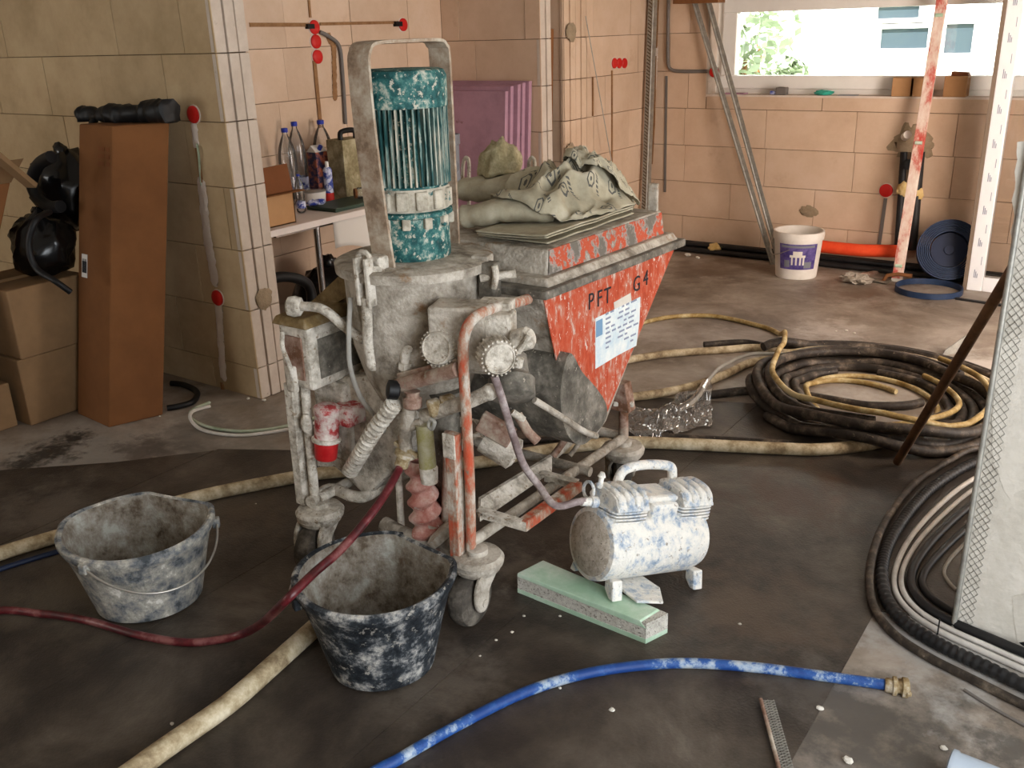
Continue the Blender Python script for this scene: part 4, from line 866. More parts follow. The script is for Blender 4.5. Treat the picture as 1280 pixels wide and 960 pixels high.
# rear corner post at the far castor
mp('rear_post', MB().tube([q3, q3 + V((0, -.005, .12))], .016, 12), 'rust_dust')
mp('rear_bracket', MB().hexa([q3 + V(p) for p in ((-.05, -.02, .1), (.03, -.02, .1), (.03, .03, .1), (-.05, .03, .1), (-.05, -.02, .2), (.01, -.02, .2), (.01, .03, .2), (-.05, .03, .2))]), 'rust_dust', bevel=.004, smooth=None)
mp('wing_nut', MB().box(q3 + V((0, -.005, .125)), (.07, .018, .018), Matrix.Rotation(.4, 3, 'Z')), 'dusty_white', smooth=None, bevel=.004)
# front right: square post and bent tube
pb, pt = P(573, 694, Y=1.775), P(566, 542, Y=1.775)
mp('front_post', MB().beam(pb, pt, .034, .034, (0, 1, 0)), 'orange_post', bevel=.003, smooth=None)
mp('post_plate', MB().box(pt + V((.0, -.019, -.03)), (.04, .006, .07)), 'dusty_white', bevel=.002, smooth=None)
mp('front_tube', MB().tube(crom([P(589, 688, Y=1.79), P(587, 600, Y=1.79), P(583, 520, Y=1.79), P(579, 450, Y=1.79), P(581, 418, Y=1.79), P(592, 398, Y=1.81), P(612, 387, Y=1.87), P(635, 381, Y=1.96), P(660, 374, Y=2.08)], 6), .0145, 14), 'orange_post')
# front left posts
mp('front_post', MB().beam(P(380, 628, Y=1.75), P(364, 478, Y=1.75), .034, .034, (0, 1, 0)), 'dusty_white', bevel=.003, smooth=None)
mp('front_tube', MB().tube([P(394, 626, Y=1.76), P(386, 540, Y=1.76), P(380, 470, Y=1.77), P(376, 430, Y=1.78)], .0145, 12), 'dusty_white')
mp('tube_clamp', MB().ball(P(383, 530, Y=1.745), .02, 14, (1, .8, 1.6)), 'dusty_white')
# hopper: wedge body, lip, upper box
XR, XL = -1.385, -2.02
def yz(y, z, x=XR): return V((x, y, z))
prof = [(2.10, .865), (2.945, .845), (2.60, .50), (2.47, .36), (2.40, .33), (2.33, .36), (2.28, .44)]
hop = mp('hopper', MB().prism([yz(y, z) for y, z in prof], (XL - XR, 0, 0)), 'dusty_grey', smooth=None, bevel=.004)
side = [(2.105, .862), (2.938, .842), (2.46, .385), (2.42, .375), (2.36, .42), (2.335, .47), (2.30, .50), (2.245, .56), (2.215, .565), (2.17, .65)]
mp('side_panel', MB().prism([yz(y, z, XR + .001) for y, z in side], (.003, 0, 0)), 'orange_worn', parent=hop, smooth=None)
# lower trough guard: curved sheet in front of the wedge
tp = crom([yz(y, z, -1.35) for y, z in ((2.19, .68), (2.26, .60), (2.33, .535), (2.39, .47), (2.412, .425), (2.395, .39), (2.34, .372), (2.27, .362), (2.2, .40), (2.15, .48), (2.14, .59))], 4, True)
mp('trough_guard', MB().prism(tp, (-.62, 0, 0)), 'dusty_steel', parent=hop, smooth=40)
mp('hopper_lip', MB().hexa([(XL - .01, 2.06, .86), (XR + .03, 2.08, .86), (XR + .03, 2.965, .84), (XL - .01, 2.965, .84), (XL - .01, 2.06, .885), (XR + .03, 2.08, .885), (XR + .03, 2.965, .866), (XL - .01, 2.965, .866)]), 'dusty_steel', parent=hop, bevel=.005, smooth=None)
mp('lip_step', MB().hexa([(XL, 2.12, .884), (XR + .012, 2.12, .884), (XR + .012, 2.94, .866), (XL, 2.94, .866), (XL, 2.13, .905), (XR - .005, 2.13, .905), (XR - .005, 2.935, .889), (XL, 2.935, .889)]), 'dusty_grey', parent=hop, bevel=.004, smooth=None)
mp('upper_box', MB().hexa([(XL, 2.17, .9), (-1.41, 2.17, .9), (-1.41, 2.90, .885), (XL, 2.90, .885), (XL, 2.19, .972), (-1.42, 2.19, .972), (-1.42, 2.90, .968), (XL, 2.90, .968)]), 'dusty_grey', parent=hop, bevel=.006, smooth=None)
mp('box_side', MB().hexa([(-1.41, 2.175, .906), (-1.406, 2.175, .906), (-1.406, 2.895, .891), (-1.41, 2.895, .891), (-1.42, 2.195, .972), (-1.416, 2.195, .972), (-1.416, 2.895, .962), (-1.42, 2.895, .962)]), 'orange_lid', parent=hop, smooth=None)
mp('rim_post', MB().bb(-1.46, -1.425, 2.875, 2.89, .96, 1.06), 'dusty_grey', parent=hop, bevel=.004, smooth=None)
# worn lettering and the torn sticker on the orange side
def side_frame(x, y, ang):
    p = P(x, y, X=XR + .0055); c, s = math.cos(ang), math.sin(ang)
    return Matrix(((0, 0, 1, p.x), (c, -s, 0, p.y), (s, c, 0, p.z), (0, 0, 0, 1)))
for ch_, xx_, yy_ in (('P', 735, 388), ('F', 746, 384), ('T', 755, 381)): mp('lettering', text_mesh(ch_, .072, side_frame(xx_, yy_, -.02), .0006), 'ink', parent=hop, smooth=None)
mp('lettering', text_mesh('G', .072, side_frame(791, 366, -.02), .0006), 'ink', parent=hop, smooth=None)
mp('lettering', text_mesh('4', .072, side_frame(804, 358, -.02), .0006), 'ink', parent=hop, smooth=None)
st = [P(x, y, X=XR + .004) for x, y in ((744, 398), (800, 371), (799, 400), (795, 432), (772, 444), (744, 461))]
stk = mp('sticker', MB().prism(st, (.0015, 0, 0)), 'sticker', parent=hop, smooth=None)
mp('sticker_scrap', MB().prism([P(x, y, X=XR + .004) for x, y in ((767, 378), (788, 366), (789, 376), (768, 388))], (.0012, 0, 0)), 'plaster_patch', parent=hop, smooth=None)
mp('sticker_field', MB().prism([P(x, y, X=XR + .0056) for x, y in ((745, 402), (753, 398), (753, 418), (745, 422))], (.0008, 0, 0)), 'sticker_blue', parent=hop, smooth=None)
mb = MB(); rnd = random.Random(3)
for i in range(9):
    x = 757
    while x < 792:
        w = rnd.uniform(2.5, 7); y = 400 + i * 6.0 - (x - 745) * .48
        if y < 440 - (x - 745) * .2 and rnd.random() > .2:
            a, b = P(x, y, X=XR + .0056), P(x + w, y - w * .48, X=XR + .0056); mb.prism([a, b, b + V((0, 0, .006)), a + V((0, 0, .006))], (.0008, 0, 0))
        x += w + 2.5
mp('sticker_print', mb, 'film_print', parent=hop, smooth=None)
# mixing drum with flange plate
DC = V((-1.735, 1.985, 0))
mp('mixing_drum', MB().lathe([(.05, .36), (.075, .42), (.12, .52), (.165, .63), (.19, .72), (.198, .80), (.2, .935)], DC, n=40), 'dusty_grey')
mp('flange_plate', MB().lathe([(.2, .93), (.222, .935), (.224, .96), (.21, .966), (.12, .972)], DC, n=40), 'dusty_grey')
mp('flange_tab', MB().box((-1.545, 2.05, .93), (.05, .05, .09), Matrix.Rotation(.3, 3, 'Z')), 'dusty_grey', bevel=.004, smooth=None)
mp('drum_gusset', MB().prism([P(450, 462, Y=1.9), P(500, 500, Y=1.9), P(505, 515, Y=1.9), P(448, 470, Y=1.9)], (0, .05, 0)), 'rust_dust', smooth=None)
# hinge latch on the left of the drum
for dx in (-.018, .018):
    mp('latch_arm', MB().beam(P(453, 322, Y=1.77) + V((dx, 0, 0)), P(459, 382, Y=1.77) + V((dx, 0, 0)), .012, .03, (0, 1, 0)), 'dusty_white', bevel=.003, smooth=None)
mp('latch_lever', MB().tube(crom([P(458, 372, Y=1.77), P(459, 400, Y=1.77), P(460, 430, Y=1.77), P(464, 456, Y=1.775), P(468, 458, Y=1.78)], 5), .016, 12, flat=.75), 'dusty_white')
mp('latch_eye', MB().tube([P(455, 325, Y=1.78) + V((.022 * math.cos(t * .6283), .0, .022 * math.sin(t * .6283))) for t in range(10)], .008, 8, closed=True), 'dusty_white')
mp('latch_boss', MB().cyl(P(470, 345, Y=1.78), P(474, 345, Y=1.85), .026, 18), 'dusty_white')
mp('latch_block', MB().box(P(472, 330, Y=1.82), (.06, .05, .05)), 'dusty_white', bevel=.008, smooth=None)
# lever with ball end and control cabinet on the left
mp('lever', MB().tube(crom([P(368, 383, Y=1.74), P(395, 384, Y=1.75), P(412, 392, Y=1.76), P(430, 408, Y=1.78), P(455, 425, Y=1.80)], 6), .0135, 12), 'dusty_white')
mp('lever_ball', MB().lathe([(.012, -.026), (.026, -.018), (.03, 0), (.026, .018), (.014, .024)], P(368, 383, Y=1.74), (-.8, -.55, .1), 20), 'dusty_white')
mp('yellow_arm', MB().hexa([P(395, 392, Y=1.9), P(432, 372, Y=1.9), P(432, 372, Y=1.93), P(395, 392, Y=1.93), P(388, 378, Y=1.9), P(442, 328, Y=1.9), P(442, 328, Y=1.93), P(388, 378, Y=1.93)]), 'yellow_rust', smooth=None)
a = P(347, 408, Y=1.745); b = P(380, 412, Y=1.745); z0 = P(380, 487, Y=1.745).z
cab = mp('switch_cabinet', MB().bb(a.x, b.x + .01, 1.745, 2.0, z0, a.z + .01), 'dusty_white', bevel=.01, smooth=None)
mp('cabinet_lid', MB().hexa([(a.x - .012, 1.73, a.z + .01), (b.x + .022, 1.73, a.z + .01), (b.x + .022, 2.01, a.z + .01), (a.x - .012, 2.01, a.z + .01), (a.x, 1.74, a.z + .035), (b.x + .01, 1.74, a.z + .04), (b.x + .01, 2.0, a.z + .05), (a.x, 2.0, a.z + .045)]), 'yellow_rust', parent=cab, bevel=.006, smooth=None)
mp('cabinet_panel', MB().bb(a.x + .02, b.x - .015, 1.740, 1.747, z0 + .03, a.z - .02), 'rust_dust', parent=cab, smooth=None)
mp('cabinet_panel', MB().bb(b.x + .008, b.x + .013, 1.78, 1.97, z0 + .03, a.z - .03), 'dusty_steel', parent=cab, smooth=None)
mp('cabinet_latch', MB().tube(crom([V((a.x + .03, 1.735, a.z - .01)), V((a.x + .04, 1.72, a.z - .05)), V((a.x + .06, 1.72, a.z - .10)), V((a.x + .055, 1.735, a.z - .16))], 5), .007, 8), 'dusty_white', parent=cab)
mp('cabinet_latch', MB().bb(a.x + .03, a.x + .065, 1.725, 1.745, z0 - .01, z0 + .07), 'dusty_white', parent=cab, bevel=.006, smooth=None)
# housing with the red power inlet
pan = [P(x, y, Y=1.86) for x, y in ((396, 478), (438, 470), (492, 470), (520, 520), (505, 575), (457, 622), (418, 585), (394, 585))]
hou = mp('inlet_housing', MB().prism(pan, (0, .16, 0)), 'dusty_white', bevel=.012, smooth=None)
mp('housing_cover', MB().bb(P(398, 500, Y=1.85).x, P(436, 500, Y=1.85).x, 1.83, 1.87, P(415, 580, Y=1.85).z, P(415, 476, Y=1.85).z), 'dusty_white', parent=hou, bevel=.012, smooth=None)
mp('nameplate', MB().lump(P(415, 487, Y=1.835), .04, (1.1, .15, .7), .3, 4, 14, 3), 'dusty_white', parent=hou)
cpl = P(408, 520, Y=1.78)
plug = mp('power_inlet', MB().lathe([(.034, 0), (.036, .01), (.036, .08), (.04, .085), (.04, .105), (.03, .112), (.02, .115)], cpl + V((.0, -.01, -.075)), (.05, .12, 1), 24), 'red_plug', parent=hou)
mp('inlet_cap', MB().lathe([(.03, -.06), (.033, -.056), (.036, -.005), (.036, 0)], cpl + V((.0, -.01, -.072)), (.05, .12, 1), 24), 'red_clean', parent=hou)
mp('inlet_ring', MB().lathe([(.038, -.006), (.043, -.003), (.043, .006), (.038, .009)], cpl + V((0, -.01, -.072)), (.05, .12, 1), 24), 'dusty_white', parent=hou)
mp('inlet_arm', MB().bb(cpl.x + .0, cpl.x + .08, 1.79, 1.87, cpl.z - .03, cpl.z + .03), 'red_plug', parent=hou, bevel=.01, smooth=None)
mp('control_cable', MB().tube(crom([P(438, 372, Y=1.78), P(436, 420, Y=1.76), P(438, 460, Y=1.77), P(450, 495, Y=1.80), P(468, 520, Y=1.82), P(480, 540, Y=1.84)], 6), .007, 8), 'grey_cable')
# motor with fins and guard strap
MX = V((-1.73, 1.975, 0))
mot = mp('motor', MB().lathe([(.105, .965), (.107, .98), (.107, 1.085), (.117, 1.09), (.117, 1.1), (.108, 1.104), (.108, 1.17), (.1, 1.175), (.098, 1.37), (.1, 1.375)], MX, n=40), 'teal')
mp('terminal_band', MB().lathe([(.11, 1.105), (.112, 1.11), (.112, 1.16), (.11, 1.165)], MX, n=40, cap=False), 'cream_dust', parent=mot)
for k in range(6):
    th = math.radians(-110 + k * 26); mp('band_block', MB().box(MX + V((.112 * math.cos(th), .112 * math.sin(th), 1.135)), (.016, .034, .05), Matrix.Rotation(th, 3, 'Z')), 'cream_dust', parent=mot, bevel=.004, smooth=None)
    th = math.radians(-115 + k * 30); mp('clamp_block', MB().box(MX + V((.112 * math.cos(th), .112 * math.sin(th), 1.075)), (.016, .022, .03), Matrix.Rotation(th, 3, 'Z')), 'cream_dust', parent=mot, bevel=.003, smooth=None)
for k in range(48):
    th = 2 * math.pi * k / 48
    mp('fin', MB().box(MX + V((.106 * math.cos(th), .106 * math.sin(th), 1.275)), (.022, .0045, .205), Matrix.Rotation(th, 3, 'Z')), 'teal_streak', parent=mot, smooth=None)
mp('fan_cowl', MB().lathe([(.117, 1.37), (.119, 1.372), (.119, 1.448), (.112, 1.462), (.1, 1.466), (.001, 1.466)], MX, n=40), 'teal', parent=mot)
gw = .072; gx = -1.745; gl = []
path = crom([(gx + .035, 1.835, .965), (gx + .02, 1.835, 1.1), (gx + .005, 1.835, 1.3), (gx, 1.835, 1.47), (gx, 1.845, 1.515), (gx, 1.875, 1.532), (gx, 2.0, 1.534), (gx, 2.12, 1.533), (gx, 2.15, 1.518), (gx, 2.16, 1.48), (gx, 2.16, 1.2), (gx, 2.16, .965)], 4)
mb = MB(); o = []
for i, p in enumerate(path):
    a = path[max(i - 1, 0)]; b = path[min(i + 1, len(path) - 1)]; d = (b - a).normalized(); nrm = d.cross(V((1, 0, 0))).normalized() * .004
    for sx in (-1, 1):
        o += [p + V((sx * gw / 2, 0, 0)) + nrm, p + V((sx * gw / 2, 0, 0)) - nrm]
n_ = len(path); fs = []
for i in range(n_ - 1):
    a = 4 * i; b = a + 4; fs += [(a, b, b + 2, a + 2), (a + 1, a + 3, b + 3, b + 1), (a, a + 1, b + 1, b), (a + 2, b + 2, b + 3, a + 3)]
fs += [(0, 2, 3, 1), (4 * n_ - 4, 4 * n_ - 3, 4 * n_ - 1, 4 * n_ - 2)]
mp('guard_strap', mb.add(o, fs), 'strap', smooth=40)
# tilt bracket and hose valve right of the drum
mp('tilt_bracket', MB().box(P(612, 350, Y=2.03), (.05, .05, .10), Matrix.Rotation(.2, 3, 'Z')), 'dusty_steel', bevel=.006, smooth=None)
mp('bracket_pin', MB().tube([P(600, 348, Y=2.0), P(645, 342, Y=2.06)], .011, 10), 'dusty_white')
mp('bracket_hook', MB().tube(crom([P(618, 332, Y=2.0), P(620, 345, Y=2.0), P(617, 360, Y=2.0)], 4), .009, 8), 'dusty_white')
# water fittings in front of the drum
vb = P(585, 420, Y=1.84)
wf = mp('valve_block', MB().box(P(577, 418, Y=1.86), (.15, .10, .17), Matrix.Rotation(.35, 3, 'Z')), 'dusty_grey', bevel=.008, smooth=None)
mp('valve_cover', MB().box(P(578, 388, Y=1.86), (.10, .09, .035), Matrix.Rotation(.35, 3, 'Z')), 'dusty_white', parent=wf, bevel=.006, smooth=None)
mp('solenoid', MB().box(P(620, 382, Y=1.93), (.09, .07, .03), Matrix.Rotation(.35, 3, 'Z')), 'dusty_white', parent=wf, bevel=.005, smooth=None)
mp('solenoid', MB().box(P(624, 410, Y=1.90), (.08, .07, .09), Matrix.Rotation(.35, 3, 'Z')), 'dusty_white', parent=wf, bevel=.007, smooth=None)
mp('solenoid', MB().box(P(604, 448, Y=1.87), (.07, .06, .07), Matrix.Rotation(.35, 3, 'Z')), 'dusty_grey', parent=wf, bevel=.006, smooth=None)
def knurled(c, ax, r, d, n, parent, nm):
    c = V(c); ax = V(ax).normalized()
    k = mp(nm, MB().lathe([(r * .9, 0), (r, .004), (r, d * .7), (r * .86, d), (r * .8, d), (r * .78, d * .93), (.001, d * .93)], c, ax, 36), 'dusty_white', parent=parent)
    q = V((0, 0, 1)).rotation_difference(ax); mb = MB()
    for i in range(n):
        t = 2 * math.pi * i / n; a = c + q @ V((r * 1.02 * math.cos(t), r * 1.02 * math.sin(t), .002)); b = c + q @ V((r * 1.0 * math.cos(t), r * 1.0 * math.sin(t), d * .9)); mb.tube([a, b], r * .065, 6)
    mp('knurl', mb, 'dusty_white', parent=k)
knurled(P(558, 432, Y=1.84), P(530, 440, Y=1.72) - P(558, 432, Y=1.84), .048, .06, 26, wf, 'pressure_knob')
knurled(P(617, 440, Y=1.83), V((.75, -.55, -.05)), .046, .055, 24, wf, 'pressure_knob')
mp('valve_body', MB().lathe([(.02, 0), (.03, .01), (.03, .05), (.02, .06)], P(640, 428, Y=1.88), (.8, .2, .3), 16), 'dusty_white', parent=wf)
mp('valve_tap', MB().tube([P(648, 440, Y=1.86), P(658, 425, Y=1.86), P(662, 418, Y=1.86)], .008, 8), 'dusty_white', parent=wf)
mp('valve_tap', MB().tube([P(650, 448, Y=1.85), P(648, 458, Y=1.85)], .011, 8), 'dusty_white', parent=wf)
mp('elbow_pipe', MB().tube(crom([P(522, 432, Y=1.86), P(512, 434, Y=1.83), P(507, 442, Y=1.82), P(507, 458, Y=1.82), P(507, 466, Y=1.82)], 5), .014, 12), 'dusty_white', parent=wf)
mp('elbow_nut', MB().cyl(P(507, 453, Y=1.82), P(507, 461, Y=1.82), .02, 6), 'dusty_white', parent=wf)
tr = mp('drip_tray', MB().hexa([P(500, 487, Y=1.8), P(575, 470, Y=1.8), P(585, 460, Y=1.9), P(505, 478, Y=1.9), P(495, 467, Y=1.8), P(570, 448, Y=1.8), P(585, 445, Y=1.9), P(508, 462, Y=1.9)]), 'rust_dust', parent=wf, smooth=None, bevel=.004)
mp('cross_pipe', MB().tube([P(498, 482, Y=1.79), P(572, 462, Y=1.79)], .02, 14), 'rust_dust', parent=wf)
mp('cross_pipe', MB().tube([P(530, 520, Y=1.82), P(590, 500, Y=1.82), P(612, 490, Y=1.84)], .02, 14), 'dusty_white', parent=wf)
mp('pipe_cap', MB().ball(P(612, 490, Y=1.84), .023, 14), 'dusty_white', parent=wf)
mp('tee_fitting', MB().lathe([(.02, 0), (.026, .006), (.026, .03), (.02, .036), (.027, .04), (.027, .07), (.018, .08)], P(535, 512, Y=1.80), P(560, 505, Y=1.84) - P(535, 512, Y=1.80), 18), 'brass', parent=wf)
mp('tee_fitting', MB().lathe([(.018, 0), (.026, .006), (.026, .03), (.018, .036), (.022, .05)], P(515, 498, Y=1.79) + V((0, 0, -.03)), (0, .05, 1), 18), 'rust_dust', parent=wf)
mp('drain_tap', MB().tube(crom([P(538, 525, Y=1.76), P(536, 532, Y=1.755), P(540, 536, Y=1.755), P(543, 528, Y=1.755), P(538, 524, Y=1.755)], 4), .006, 8), 'galv', parent=wf)
mp('black_coupling', MB().lathe([(.02, 0), (.027, .004), (.027, .03), (.016, .034)], P(499, 488, Y=1.78), (-.6, -.7, .2), 18), 'black', parent=wf)
mp('hose_manifold', MB().tube(crom([P(512, 500, Y=1.79), P(510, 525, Y=1.79), P(506, 545, Y=1.79), P(508, 562, Y=1.79)], 4), .019, 12), 'dusty_grey', parent=wf)
mp('manifold_arm', MB().tube([P(508, 535, Y=1.79), P(528, 528, Y=1.80)], .014, 10), 'dusty_grey', parent=wf)
mp('hose_coupling', MB().lathe([(.016, 0), (.03, .005), (.03, .016), (.02, .02), (.02, .05)], P(508, 563, Y=1.785), P(505, 572, Y=1.78) - P(508, 563, Y=1.785), 18), 'brass', parent=wf)
mp('coupling_lug', MB().box(P(508, 562, Y=1.785), (.085, .014, .014), Matrix.Rotation(.3, 3, 'Y')), 'brass', parent=wf, bevel=.003, smooth=None)
mp('sight_tube', MB().tube([P(530, 530, Y=1.80), P(535, 585, Y=1.80)], .024, 16), 'clear_tube', parent=wf)
mp('sight_cup', MB().lathe([(.012, 0), (.024, .006), (.026, .05), (.022, .055)], P(537, 605, Y=1.80), (0, 0, 1), 18), 'dusty_white', parent=wf)
# ribbed white hose
path = [P(494, 503, Y=1.77), P(470, 535, Y=1.775), P(452, 565, Y=1.79), P(438, 588, Y=1.82)]
pp = crom(path, 26); rr = [.021 + .0045 * (1 if (i // 2) % 2 else -1) for i in range(len(pp))]
mp('ribbed_hose', MB().tube(pp, rr, 14), 'dusty_white', smooth=60)
# pump mantle (pink, helical) below the drum
pc = P(524, 590, Y=1.86); mb = MB(); pts = []
nn = 26
def mantle(u, v):
    z = .40 - .29 * v; th = 2 * math.pi * u; r = .036 + .0085 * math.sin(th + v * 36) + .010 * v
    x = pc.x + .02 * v + r * math.cos(th); y = 1.86 + r * math.sin(th); return (x, y, z)
mp('pump_mantle', MB().grid(mantle, 20, 48), 'pink_rubber', smooth=70)
mp('mantle_cap', MB().lathe([(.03, .10), (.05, .11), (.05, .14), (.04, .15)], (pc.x + .02, 1.86, 0), n=20), 'dusty_grey')
mp('mixing_tube', MB().lathe([(.04, .16), (.045, .17), (.045, .56), (.07, .60)], (-1.63, 1.95, 0), n=24), 'dusty_steel')
mp('pressure_flange', MB().lathe([(.035, 0), (.05, .006), (.05, .03), (.036, .036), (.036, .10), (.05, .105), (.05, .12)], P(548, 662, Y=1.84), P(575, 690, Y=1.86) - P(548, 662, Y=1.84), 20), 'dusty_grey')
mp('tie_rod', MB().tube([P(498, 590, Y=1.85), P(502, 665, Y=1.85)], .011, 10), 'dusty_white')
mp('tie_rod', MB().tube([P(560, 540, Y=1.9), P(556, 650, Y=1.9)], .012, 10), 'rust_dust')
mp('delivery_elbow', MB().tube(crom([P(540, 655, Y=1.86), P(530, 675, Y=1.84), P(505, 668, Y=1.82), P(480, 655, Y=1.82)], 5), .024, 12), 'dusty_grey')
# centrifugal pump behind the fittings
mp('water_pump', MB().lathe([(.05, 0), (.066, .01), (.066, .06), (.05, .075), (.045, .13), (.02, .14)], P(640, 500, Y=1.98), (-.35, .5, .75), 26), 'dusty_steel')
mp('pump_motor', MB().lathe([(.045, 0), (.048, .005), (.048, .10), (.03, .11)], P(606, 545, Y=1.98), P(630, 560, Y=2.0) - P(606, 545, Y=1.98), 24), 'dusty_white')
mp('pump_bracket', MB().beam(P(600, 525, Y=1.95), P(640, 548, Y=1.98), .03, .06), 'rust_dust', bevel=.004, smooth=None)
mp('fitting_stub', MB().tube([P(647, 518, Y=1.98), P(660, 540, Y=1.98), P(672, 552, Y=1.98)], .014, 10), 'rust_dust')
mp('fitting_stub', MB().tube([P(640, 515, Y=1.96), P(655, 525, Y=1.98)], .010, 10), 'dusty_white')
mp('feed_pipe', MB().tube(crom([P(668, 500, Y=2.02), P(700, 520, Y=2.1), P(728, 538, Y=2.2), P(745, 545, Y=2.3)], 5), .01, 10), 'dusty_grey')
# ------------------------------------------------------------------ on top of the hopper: empty sacks
def logo_mat():
    m = mat('sack', [(.35, '#938b76'), (.5, '#a9a18b'), (.65, '#bbb4a0')], 6, 6, rough=.9, bump=.25, bscale=30)
    nt = m.node_tree; N = nt.nodes; L = nt.links; b = N['Principled BSDF']; src = b.inputs['Base Color'].links[0].from_socket
    uv = N.new('ShaderNodeUVMap'); mp_ = N.new('ShaderNodeMapping'); mp_.inputs['Scale'].default_value = (5, 5, 1); mp_.inputs['Rotation'].default_value = (0, 0, .5); L.new(uv.outputs[0], mp_.inputs[0])
    fr = N.new('ShaderNodeVectorMath'); fr.operation = 'FRACTION'; L.new(mp_.outputs[0], fr.inputs[0])
    sb = N.new('ShaderNodeVectorMath'); sb.operation = 'SUBTRACT'; sb.inputs[1].default_value = (.5, .5, 0); L.new(fr.outputs[0], sb.inputs[0])
    ab = N.new('ShaderNodeVectorMath'); ab.operation = 'ABSOLUTE'; L.new(sb.outputs[0], ab.inputs[0])
    dt = N.new('ShaderNodeVectorMath'); dt.operation = 'DOT_PRODUCT'; dt.inputs[1].default_value = (.866, .5, 0); L.new(ab.outputs[0], dt.inputs[0])
    sp = N.new('ShaderNodeSeparateXYZ'); L.new(ab.outputs[0], sp.inputs[0])
    def M2(op, a, bb):
        n = N.new('ShaderNodeMath'); n.operation = op
        for i, x in enumerate((a, bb)):
            if isinstance(x, (int, float)): n.inputs[i].default_value = x
            else: L.new(x, n.inputs[i])
        return n.outputs[0]
    hx = M2('MAXIMUM', dt.outputs['Value'], sp.outputs['Y'])
    ring = M2('LESS_THAN', M2('ABSOLUTE', M2('SUBTRACT', hx, .155), 0), .024)
    dot = M2('LESS_THAN', hx, .05)
    s2 = N.new('ShaderNodeSeparateXYZ'); L.new(sb.outputs[0], s2.inputs[0])
    bar = M2('MULTIPLY', M2('LESS_THAN', M2('ABSOLUTE', M2('SUBTRACT', s2.outputs['Y'], .30), 0), .045), M2('LESS_THAN', sp.outputs['X'], .3))
    wv = M2('GREATER_THAN', M2('SINE', M2('MULTIPLY', s2.outputs['X'], 70), 0), -.35)
    tot = M2('MAXIMUM', M2('MAXIMUM', ring, dot), M2('MULTIPLY', bar, wv))
    mx = N.new('ShaderNodeMix'); mx.data_type = 'RGBA'; L.new(M2('MULTIPLY', tot, .85), mx.inputs[0]); L.new(src, mx.inputs[6]); mx.inputs[7].default_value = hexc('#3a3d40'); L.new(mx.outputs[2], b.inputs['Base Color'])
logo_mat()
mat('sack_plain', [(.35, '#938a76'), (.5, '#a8a08a'), (.65, '#bab39f')], 7, 6, rough=.9, bump=.25, bscale=30)
def heap(cx, cy, rx, ry, h, seed, zb, rot=0, fold=.05):
    cr_, sr_ = math.cos(rot), math.sin(rot)
    def fn(u, v):
        a, b = u * 2 - 1, v * 2 - 1
        # square to disc
        x = a * math.sqrt(1 - b * b / 2); y = b * math.sqrt(1 - a * a / 2); r = math.sqrt(x * x + y * y)
        rr = 1 + .18 * noise.noise(V((x * 1.6, y * 1.6, seed)))
        e = max(0, 1 - r ** 2.6)
        n1 = 1 - abs(noise.noise(V((x * 1.7 + seed, y * 1.7, seed * .3)))) * 2.2
        n2 = 1 - abs(noise.noise(V((x * 3.6, y * 3.1 + seed, 4.2)))) * 2
        z = zb + h * e * (.62 + .38 * n1) + fold * e ** .4 * (n2 - .3)
        z = max(z, zb + .002 + .012 * abs(noise.noise(V((x * 5, y * 5, seed)))))
        px, py = x * rx * rr + .025 * noise.noise(V((x * 3, y * 3, seed + 7))), y * ry * rr
        return (cx + px * cr_ - py * sr_, cy + px * sr_ + py * cr_, z)
    return fn
zb = .9725
SUP = {}                       # what already lies on the hopper: height per 1 cm cell
def sup_add(vs, pad=1):
    for p in vs:
        cx_, cy_ = int(math.floor(p[0] * 100)), int(math.floor(p[1] * 100))
        for dx_ in range(-pad, pad + 1):
            for dy_ in range(-pad, pad + 1):
                k = (cx_ + dx_, cy_ + dy_); SUP[k] = max(SUP.get(k, 0), p[2])
def sup_at(x, y): return SUP.get((int(math.floor(x * 100)), int(math.floor(y * 100))), 0)
def drape(mb, nu, gap=.007):
    n = nu + 1; z = np.array([p.z for p in mb.v]).reshape(n, n)
    req = np.array([max(0, (sup_at(p.x, p.y) or -9) + gap - p.z) for p in mb.v]).reshape(n, n)
    for f_ in (np.max, np.mean):
        q_ = np.pad(req, 2, 'edge'); req = np.array([[f_(q_[i:i + 5, j:j + 5]) for j in range(n)] for i in range(n)])
    z = (z + req).ravel()
    for i, p in enumerate(mb.v): mb.v[i] = V((p.x, p.y, float(z[i])))
    sup_add(mb.v); return mb
t = thing('folded_sack', 'folded flat sack lying under the heap at the hopper edge', 'sack', (-1.52, 2.45, zb))
_lv = []
for k in range(3):
    def lay_sheet(u, v, k=k):
        x = -1.70 + .25 * u + .01 * k; y = 2.24 + .52 * v - .02 * k; return (x, y, zb + .006 + .011 * k + .003 * noise.noise(V((x * 9, y * 9, 0))) + .01 * (u ** 3) * (1 if k else 0))
    mb = MB().grid(lay_sheet, 28, 44); _lv += list(mb.v); link('layer', mb, 'sack_plain', parent=t, smooth=60, solid=.004)
sup_add(_lv)
